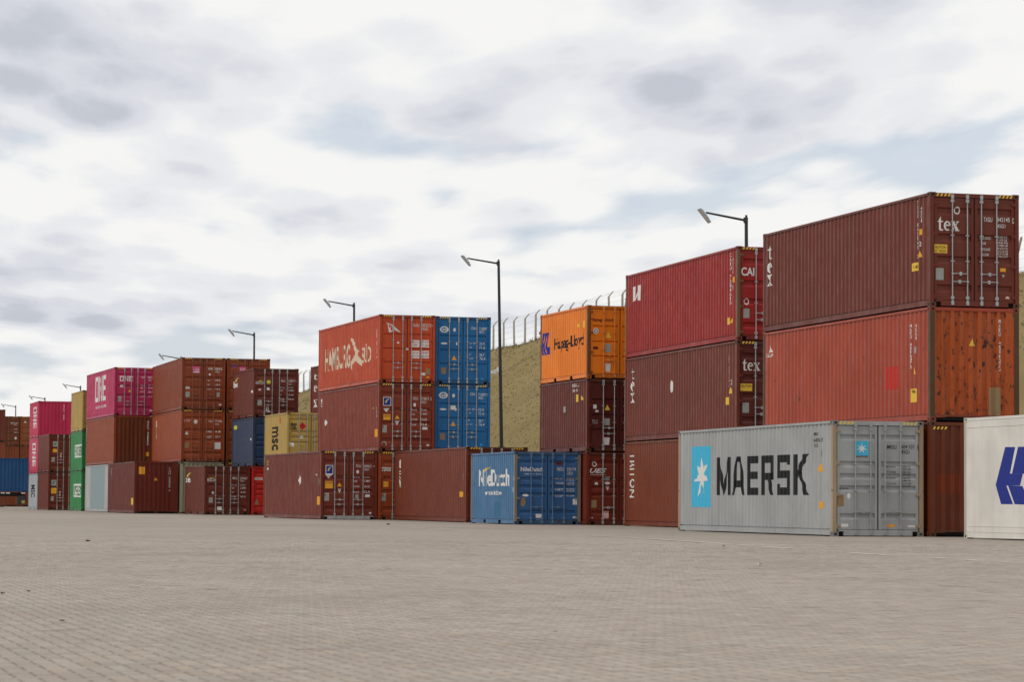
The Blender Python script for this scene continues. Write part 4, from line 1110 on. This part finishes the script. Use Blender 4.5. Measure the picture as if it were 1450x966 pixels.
POSTC = {'M': (0.36, 0.27, 0.17), 'T2': (0.085, 0.042, 0.022), 'C3': (0.16, 0.085, 0.06), 'ND': (0.22, 0.20, 0.17), 'RF': (0.50, 0.44, 0.34), 'HB': (0.36, 0.33, 0.22), 'D3': (0.20, 0.07, 0.03)}
BARC = {}
BARS = (0.61, 1.02, 1.405, 1.825)
def make_container(key, origin, rz, L_, H, flip):
    col, rust, sty, label = SPEC[key]; L = LEN[L_]; reefer = key == 'RF'
    root = empty('shipping_container', origin, rz, label, 'container', 'stacked shipping containers')
    pm = paint('paint_' + key.lower(), col, rust, 0.30 if key in ('RF',) else 0.4, 0.55 if reefer else 0.40, spots=0.0)
    em = paint('end_paint_' + key.lower(), {'T2': (0.40, 0.075, 0.020), 'O2': (0.17, 0.038, 0.014)}[key], 0.8, 0.8, 0.5, spots=0.95 if key == 'T2' else 0.3) if key in ('T2', 'O2') else pm
    DC = {'ND': (0.036, 0.125, 0.30), 'D2': (0.085, 0.012, 0.012), 'C2': (0.105, 0.016, 0.014), 'C3': (0.29, 0.012, 0.012), 'NV': (0.022, 0.05, 0.11)}
    dpm = paint('door_paint_' + key.lower(), DC[key], rust, 0.5) if key in DC else pm
    pc = paint('post_paint_' + key.lower(), POSTC[key], 0.7, 0.5) if key in POSTC else pm
    rm = paint('casting_paint_' + key.lower(), tuple(c * 0.45 + d for c, d in zip(col, (0.035, 0.022, 0.014))), 0.8, 0.5)
    if key == 'RF': rm = pc
    gm_ = pm if key in ('RF', 'M', 'Y', 'O3', 'T3') else paint('grimy_frame_' + key.lower(), tuple(c * 0.62 + 0.008 for c in col), 0.9, 0.8)
    # local frame: x across, y back from the facing end, z up; 'flip' puts the door end at the far side
    pr = [(0, 0.006), (0.2, 0.006), (0.21, 0.010), (L - 0.21, 0.010), (L - 0.2, 0.006), (L, 0.006)] if reefer else side_profile(L)
    cast = cached('cast', m_casting)
    for x in (0.081, W - 0.081):
        for y in (0.089, L - 0.089):
            for z in (0.059, H - 0.059): link('corner_casting', cast, root, [rm, HOLE], (x, y, z))
    side = cached(('side', L_, H, reefer), lambda: m_side(L, H, pr)); tr = cached(('tr', L_), lambda: m_top_rail(L)); br = cached(('br', L_), lambda: m_bot_rail(L))
    M180 = lambda o: setattr(o, 'matrix_basis', Matrix.Translation((W, L, o.location.z)) @ Matrix.Rotation(math.pi, 4, 'Z')) or o
    for far in (0, 1):
        for nm, me, mt, z in (('side_wall', side, [pm], 0), ('top_side_rail', tr, [pm], H), ('bottom_side_rail', br, [pm, HOLE], 0)):
            o = link(nm, me, root, mt, (0, 0, z))
            if far: M180(o)
    if reefer:
        b = MB(); b.box(0.001, 0.012, 0.2, L - 0.2, 0.30, 0.315); b.box(0.001, 0.012, 0.2, L - 0.2, H - 0.245, H - 0.235)
        for o in (link('side_trim', b.mesh('side_trim'), root, [pm]), M180(link('side_trim', b.mesh('side_trim'), root, [pm]))): pass
    link('roof', cached(('roof', L_, H), lambda: m_roof(L, H)), root, [pm]); link('floor', cached(('floor', L_), lambda: m_floor(L)), root, [BLACK])
    # door end is built at y = 0, blind end at y = L; a flipped container turns both about its centre
    def place(o, at_near):
        if at_near == flip: M180(o)          # near parts of a flipped box go to the far end
        return o
    def mirror(o):
        o.location.x += W; o.scale.x = -1; return o
    dp = cached(('post', H, 1), lambda: m_post(H, True)); bp_ = cached(('post', H, 0), lambda: m_post(H, False))
    for door_end, me in ((True, dp), (False, bp_)):
        near_end = (door_end != bool(flip))
        for r in (0, 1):
            o = link('corner_post', me, root, [pc])
            mm = Matrix.Identity(4) if near_end else Matrix.Translation((W, L, 0)) @ Matrix.Rotation(math.pi, 4, 'Z')
            if r: mm = mm @ Matrix.Translation((W, 0, 0)) @ Matrix.Diagonal((-1, 1, 1, 1))
            o.matrix_basis = mm
    E_ = Matrix.Identity(4); T_ = Matrix.Translation((W, L, 0)) @ Matrix.Rotation(math.pi, 4, 'Z')
    dM, eM = (T_, E_) if flip else (E_, T_)
    o = link('end_wall', cached(('end', H), lambda: m_end(H)), root, [em]); o.matrix_basis = eM
    o = link('end_sill', cached(('eb', H), lambda: m_ebeam(H)), root, [gm_, HOLE]); o.matrix_basis = eM
    o = link('end_top_beam', cached(('et', H), lambda: m_etop(H)), root, [pm]); o.matrix_basis = eM
    o = link('door_header', cached(('hd', H), lambda: m_header(H)), root, [gm_]); o.matrix_basis = dM
    o = link('door_sill', cached('sill', m_sill), root, [GALV if key == 'FB' else gm_, HOLE]); o.matrix_basis = dM
    o = link('door_gasket', cached(('gk', H), lambda: m_gasket(H)), root, [BLACK]); o.matrix_basis = dM
    dm = cached(('door', H, sty), lambda: m_door(H, sty)); bm = cached(('bar', H), lambda: m_bar(H)); hm_ = cached('hinge', m_hinge)
    barm = GALV if key in ('T3', 'C3', 'C2', 'FB', 'HS1', 'HS2', 'BL1', 'BL2', 'E1', 'O3', 'F1', 'F2', 'Y', 'NV3', 'BIC', 'FR', 'D2', 'D1', 'X3') else paint('bar_paint_' + key.lower(), tuple(c * 0.75 + 0.07 for c in col), 0.5, 0.4)
    for r in (0, 1):
        d = link('door', dm, root, [dpm])
        fx = Matrix.Translation((W, 0, 0)) @ Matrix.Diagonal((-1, 1, 1, 1)) if r else E_
        d.matrix_basis = dM @ fx
        if flip and key != 'RF': continue        # door hardware on the far end is not needed
        for i, x in enumerate(BARS[:2] if not r else BARS[2:]):
            lx = x if not r else W - x           # in the leaf's own (possibly mirrored) frame
            link('locking_bar', bm, d, [barm], (lx, 0, 0))
            up = (i == 0)
            link('door_handle', cached(('handle', up != bool(r)), lambda s=(1 if up != bool(r) else -1): m_handle(s)), d, [barm], (lx, -0.004, (0.84 if up else 0.64) if sty != 'B' else 0.62))
        for fr in (0.09, 0.36, 0.63, 0.91): link('hinge', hm_, d, [pc], (0.125, 0.0, H * fr))
    if not flip and H > 2.7 and key not in ('O1',):
        pf = ([(0, 0.006), (W, 0.006)], 0)
        for a0 in (0.17, W - 0.57): decal(root, None, ('F', 'stripes', 'Y', '', a0, a0 + 0.40, H - 0.100, H - 0.028), pr, pf, False, L, 0)
    prof_front = (end_profile(), 0) if flip else (door_profile(H, sty), 1)
    for i, it in enumerate(DECALS.get(key, ())):
        decal(root, None, it, pr, ([(0, 0.005), (W, 0.005)], 0) if it[1] == 'stripes' else prof_front, False, L, i)
    return root
for key, (v, u, dy, bz, L_, H, flip) in POSE.items():
    make_container(key, VU(v, u, bz), TH + R(dy), L_, H, flip)
# flat blue container on a trailer, side on
P = VU(22.96, 221.2)
BTR = TH + R(90)
make_container('BT', Vector((P.x, P.y, 1.28)), BTR, 40, ST, 0)

# ---------------------------------------------------------------- trailer under the blue container
tr = empty('container_trailer', Vector((P.x, P.y, 0)), BTR, 'dark skeletal trailer carrying the dark blue container at the far left', 'trailer')
dk = plain('chassis_paint', (0.025, 0.024, 0.024), 0.6); tyre = plain('tyre_rubber', (0.018, 0.018, 0.018), 0.9); rim = plain('rim_steel', (0.10, 0.07, 0.03), 0.6)
refl = plain('reflector_white', (0.7, 0.7, 0.66), 0.4)
for x in (0.75, 1.55):
    b = MB(); b.box(x, x + 0.13, 0.1, 12.1, 0.93, 1.22); link('chassis_rail', b.mesh('chassis_rail'), tr, [dk])
for y in (0.12, 6.0, 11.9):
    b = MB(); b.box(0.05, W - 0.05, y, y + 0.18, 1.10, 1.275); link('bolster', b.mesh('bolster'), tr, [dk])
wm_ = MB(); n_ = 20
for a, c, ra, rb in ((0, 0.06, 0.40, 0.5), (0.06, 0.24, 0.5, 0.5), (0.24, 0.30, 0.5, 0.40)): wm_.tube((a, 0, 0), (c, 0, 0), ra, rb, n_, caps=False)
for xx, r0, r1 in ((0.0, 0.40, 0.28), (0.30, 0.40, 0.28)):
    for i in range(n_):
        t0, t1 = 2 * math.pi * i / n_, 2 * math.pi * (i + 1) / n_
        wm_.poly([(xx, r0 * math.cos(t0), r0 * math.sin(t0)), (xx, r0 * math.cos(t1), r0 * math.sin(t1)), (xx, r1 * math.cos(t1), r1 * math.sin(t1)), (xx, r1 * math.cos(t0), r1 * math.sin(t0))])
wmesh = wm_.mesh('tyre'); rmb = MB(); rmb.tube((0.05, 0, 0), (0.25, 0, 0), 0.285, 0.285, 16); rmb.tube((0.0, 0, 0), (0.3, 0, 0), 0.11, 0.11, 10); rmesh = rmb.mesh('rim')
for y in (3.3, 4.6, 5.9):
    for x in (0.05, W - 0.35):
        wob = bpy.data.objects.new('wheel', rmesh); COL.objects.link(wob); wob.parent = tr; wob.location = (x, y, 0.495); rmesh.materials.clear(); rmesh.materials.append(rim)
        link('tyre', wmesh, wob, [tyre])
    b = MB(); b.tube((0.2, y, 0.495), (W - 0.2, y, 0.495), 0.07); link('axle', b.mesh('axle'), tr, [dk])
for y in (0.2, 1.35, 1.75, 2.6, 3.7):
    b = MB(); b.box(0.02, 0.045, y, y + 0.30, 1.14, 1.22); link('reflector', b.mesh('reflector'), tr, [refl])
b = MB(); b.box(0.1, W - 0.1, 0.02, 0.10, 0.55, 0.68); b.box(0.8, 0.9, 0.03, 0.1, 0.68, 1.0); b.box(1.5, 1.6, 0.03, 0.1, 0.68, 1.0); link('rear_bumper', b.mesh('rear_bumper'), tr, [dk])
b = MB(); b.box(0.06, 0.60, 0.16, 0.78, 0.32, 0.98); b.box(0.05, 0.06, 0.20, 0.74, 0.36, 0.94); b.box(0.20, 0.30, 0.3, 0.4, 0.98, 1.12); link('toolbox', b.mesh('toolbox'), tr, [dk])
b = MB(); b.box(0.03, 0.05, 0.22, 0.46, 0.40, 0.62); link('marker_plate', b.mesh('marker_plate'), tr, [plain('marker_yellow', (0.45, 0.32, 0.06), 0.5)])
for x in (0.5, 1.8):
    b = MB(); b.box(x, x + 0.14, 9.4, 9.54, 0.03, 1.1); b.box(x - 0.08, x + 0.22, 9.3, 9.64, -0.004, 0.03); link('landing_leg', b.mesh('landing_leg'), tr, [dk])

# ---------------------------------------------------------------- lamp posts
PD = 36.0
lampm = plain('dark_pole_steel', (0.022, 0.022, 0.024), 0.5); ledm = plain('lamp_housing', (0.34, 0.35, 0.35), 0.45, 0, 0.1); lens = plain('lamp_lens', (0.62, 0.62, 0.56), 0.25)
LAMPS = [(103.8, 11.15, -0.007, 'tall dark lamp post rising behind the bright red container'), (136.7, 12.25, -0.024, 'tall dark lamp post standing in front of the grass bank, fully in view'),
         (168.0, 12.3, -0.007, 'lamp post rising behind the orange-red container with cream lettering'), (199.5, 12.35, -0.004, 'lamp post rising behind the orange-brown container with pink label'),
         (231.0, 12.2, -0.004, 'lamp arm just showing above the orange-brown stack beside the magenta container'), (295.0, 12.3, -0.004, 'distant lamp arm above the ochre yellow container'),
         (327.0, 12.2, -0.004, 'tiny lamp head peeking above the crimson pink container'), (359.0, 12.3, -0.004, 'far left distant lamp post above the brown containers')]
for k, (Y, h, lean, lab) in enumerate(LAMPS):
    X = (PD - Y * ST_) / CT
    e = empty('lamp_post', (X, Y, 0), TH, lab, 'lamp post', 'lamp posts along the bank')
    if k == 1: e.location.x += 0.16
    e.rotation_euler = (0, lean, TH)
    b = MB(); b.tube((0, 0, -0.5), (0, 0, h), 0.10, 0.062, 12); b.box(-0.18, 0.18, -0.18, 0.18, -0.05, 0.03); b.tube((0, 0, h), (0, 0, h + 0.15), 0.045, 0.045, 8); link('pole', b.mesh('pole', False), e, [lampm])
    b = MB(); b.tube((0, 0, h - 0.05), (-1.55, 0, h + 0.20), 0.045, 0.035, 8); b.tube((-0.02, 0, h - 0.14), (-0.02, 0, h + 0.06), 0.085, 0.085, 10); link('arm', b.mesh('arm'), e, [lampm])
    hd = MB(); hd.box(-0.32, 0.32, -0.13, 0.13, -0.028, 0.032); hd.box(-0.26, 0.08, -0.10, 0.10, 0.032, 0.062)
    for q in range(5): hd.box(-0.26 + q * 0.07, -0.24 + q * 0.07, -0.10, 0.10, 0.062, 0.085)
    hd.box(0.05, 0.20, -0.035, 0.035, 0.032, 0.085)
    ho = link('lamp_head', hd.mesh('lamp_head'), e, [ledm], (-1.62, 0, h + 0.08)); ho.rotation_euler = (0, R(50), 0)
    ln = MB(); ln.box(-0.28, 0.28, -0.11, 0.11, -0.036, -0.027); link('lens', ln.mesh('lens'), ho, [lens])
    if k == 1:
        b = MB(); b.tube((-0.09, 0, 7.1), (-0.30, 0, 7.1), 0.022, 0.022, 6); b.box(-0.44, -0.22, -0.09, 0.09, 6.93, 7.06); b.tube((-0.13, -0.05, 7.22), (-0.13, -0.05, 7.0), 0.05, 0.05, 8); link('camera_box', b.mesh('camera_box'), e, [refl])

# ---------------------------------------------------------------- fence on the crest
FV = 61.0
fe = empty('wire_fence', VU(FV, 200, hill_z(FV, 200)), 0, 'concrete post and wire fence with bent tops along the crest of the bank', 'fence')
conc = plain('weathered_concrete_post', (0.42, 0.39, 0.33), 0.9, 0, 0.25, 5); wire = plain('fence_wire', (0.16, 0.15, 0.14), 0.6)
def m_fpost(sd):
    rp = random.Random(sd); b = MB(); lx = rp.gauss(0, 0.012)
    def sq(c, r): return [(c[0] + sx * r, c[1] + sy * r, c[2]) for sx, sy in ((-1, -1), (1, -1), (1, 1), (-1, 1))]
    rings = [sq((0, 0, -0.5), 0.075), sq((lx, 0, 2.02), 0.060), sq((0.09 + lx, 0, 2.14), 0.052), sq((0.34 + lx, 0, 2.42), 0.042)]
    for A, B in zip(rings, rings[1:]):
        for i in range(4): b.poly([A[i], A[(i + 1) % 4], B[(i + 1) % 4], B[i]])
    b.poly(rings[-1]); return b.mesh('fence_post')
fposts = [m_fpost(i) for i in range(5)]; tops = []; rf = random.Random(4); base0 = fe.location.copy()
us = [112.6 + 3.14 * i + rf.gauss(0, 0.05) for i in range(70)]
for i, u in enumerate(us):
    p = VU(FV, u, hill_z(FV, u) - 0.05); tops.append(p)
    o = link('fence_post', fposts[i % 5], fe, [conc], p - base0); o.rotation_euler = (rf.gauss(0, 0.012), -0.006 + rf.gauss(0, 0.014), TH + rf.gauss(0, 0.08))
ev = VU(1, 0)
for hgt, off in ((0.25, 0), (0.7, 0), (1.15, 0), (1.6, 0), (1.98, 0), (2.18, 0.13), (2.29, 0.23), (2.40, 0.33)):
    b = MB()
    for A, B in zip(tops, tops[1:]): b.tube(A - base0 + ev * off + Vector((0, 0, hgt)), B - base0 + ev * off + Vector((0, 0, hgt)), 0.005, 0.005, 3, caps=False)
    link('wire_strand', b.mesh('wire_strand'), fe, [wire])
for u in (127.2, 190.0):
    p = VU(FV, u, hill_z(FV, u)); b = MB(); b.tube(p - base0 + Vector((0, 0, -0.2)) + VU(0, 1.1), p - base0 + Vector((0, 0, 1.75)), 0.07, 0.06, 5); link('brace', b.mesh('brace'), fe, [conc])
# bare shrub by the fence
def shrub(v, u, hgt, seed, label):
    rs = random.Random(seed); root = empty('bare_shrub', VU(v, u, hill_z(v, u) - 0.1), 0, label, 'shrub'); b = MB(); lf = MB()
    def grow(p, d, L, r, lv):
        q = p + d * L; b.tube(p, q, r, r * 0.65, 5, caps=False)
        if lv >= 2:
            for _ in range(5):
                c = p.lerp(q, rs.random()) + Vector((rs.gauss(0, .05), rs.gauss(0, .05), rs.gauss(0, .05))); a = Vector((rs.gauss(0, 1), rs.gauss(0, 1), rs.gauss(0, 1))).normalized() * 0.05; e2 = a.orthogonal().normalized() * 0.03
                lf.poly([c - a, c + e2, c + a, c - e2])
        if lv == 3: return
        for _ in range(4 if lv else 5): grow(q if rs.random() < .6 else p.lerp(q, .7), (d + Vector((rs.gauss(0, .5), rs.gauss(0, .5), rs.gauss(0, .35)))).normalized(), L * 0.68, r * 0.6, lv + 1)
    grow(Vector((0, 0, 0)), Vector((0, 0, 1)), hgt * 0.38, 0.05, 0)
    link('stem', b.mesh('stem'), root, [plain('twig_bark', (0.07, 0.055, 0.04), 0.9)]); link('foliage', lf.mesh('foliage'), root, [plain('sparse_leaf', (0.075, 0.075, 0.04), 0.8)])
shrub(61.6, 189.5, 2.4, 1, 'bare twiggy shrub by the fence above the bright orange container')
shrub(61.5, 213.5, 1.0, 2, 'low weedy bush on the crest between two fence posts')

# ---------------------------------------------------------------- litter on the paving
leafm = plain('dry_dark_leaf', (0.035, 0.025, 0.018), 0.85); paperm = plain('paper_scrap', (0.62, 0.60, 0.56), 0.8)
def leaf(x, y, s, seed, label, mat=None, name='dry_leaf', cat='leaf'):
    rs = random.Random(seed); b = MB(); a = rs.uniform(0, 6.28); L = 7; rows = []
    for i in range(L):
        t = i / (L - 1); wv = math.sin(math.pi * (0.08 + 0.86 * t)) * 0.42 * s; zc = (0.10 + 0.35 * (t - 0.5) ** 2) * s * 1.2
        rows.append([Vector((-wv, (t - .5) * s, zc + wv * 0.7)), Vector((0, (t - .5) * s, zc * 0.4 + 0.004)), Vector((wv, (t - .5) * s, zc + wv * 0.5))])
    for A, B in zip(rows, rows[1:]):
        b.poly([A[0], A[1], B[1], B[0]]); b.poly([A[1], A[2], B[2], B[1]])
    o = link(name, b.mesh(name), None, [mat or leafm], (x, y, 0.004)); o.rotation_euler = (0, 0, a); tag(o, label, cat, 'litter on the paving'); return o
for i, (x, y, s, lab) in enumerate(((-7.79, 52.86, 0.09, 'dark dry leaf lying far out on the paving at left'), (-4.19, 23.7, 0.05, 'dark dry leaf on the paving touching the left edge'), (-4.07, 24.27, 0.05, 'dark dry leaf on the paving second from the left edge'),
        (-2.89, 18.53, 0.035, 'small dark leaf on the near paving lower left'), (0.28, 17.54, 0.025, 'tiny dark leaf on the paving at lower centre'), (3.9, 52.45, 0.06, 'dark leaf on the paving in front of the grey container'), (-4.03, 94.37, 0.12, 'dark leaf on the paving below the orange-red stack'))):
    leaf(x, y, s, i, lab)
leaf(3.15, 36.3, 0.12, 40, 'crumpled white paper scrap on the paving right of centre', paperm, 'paper_scrap', 'paper')
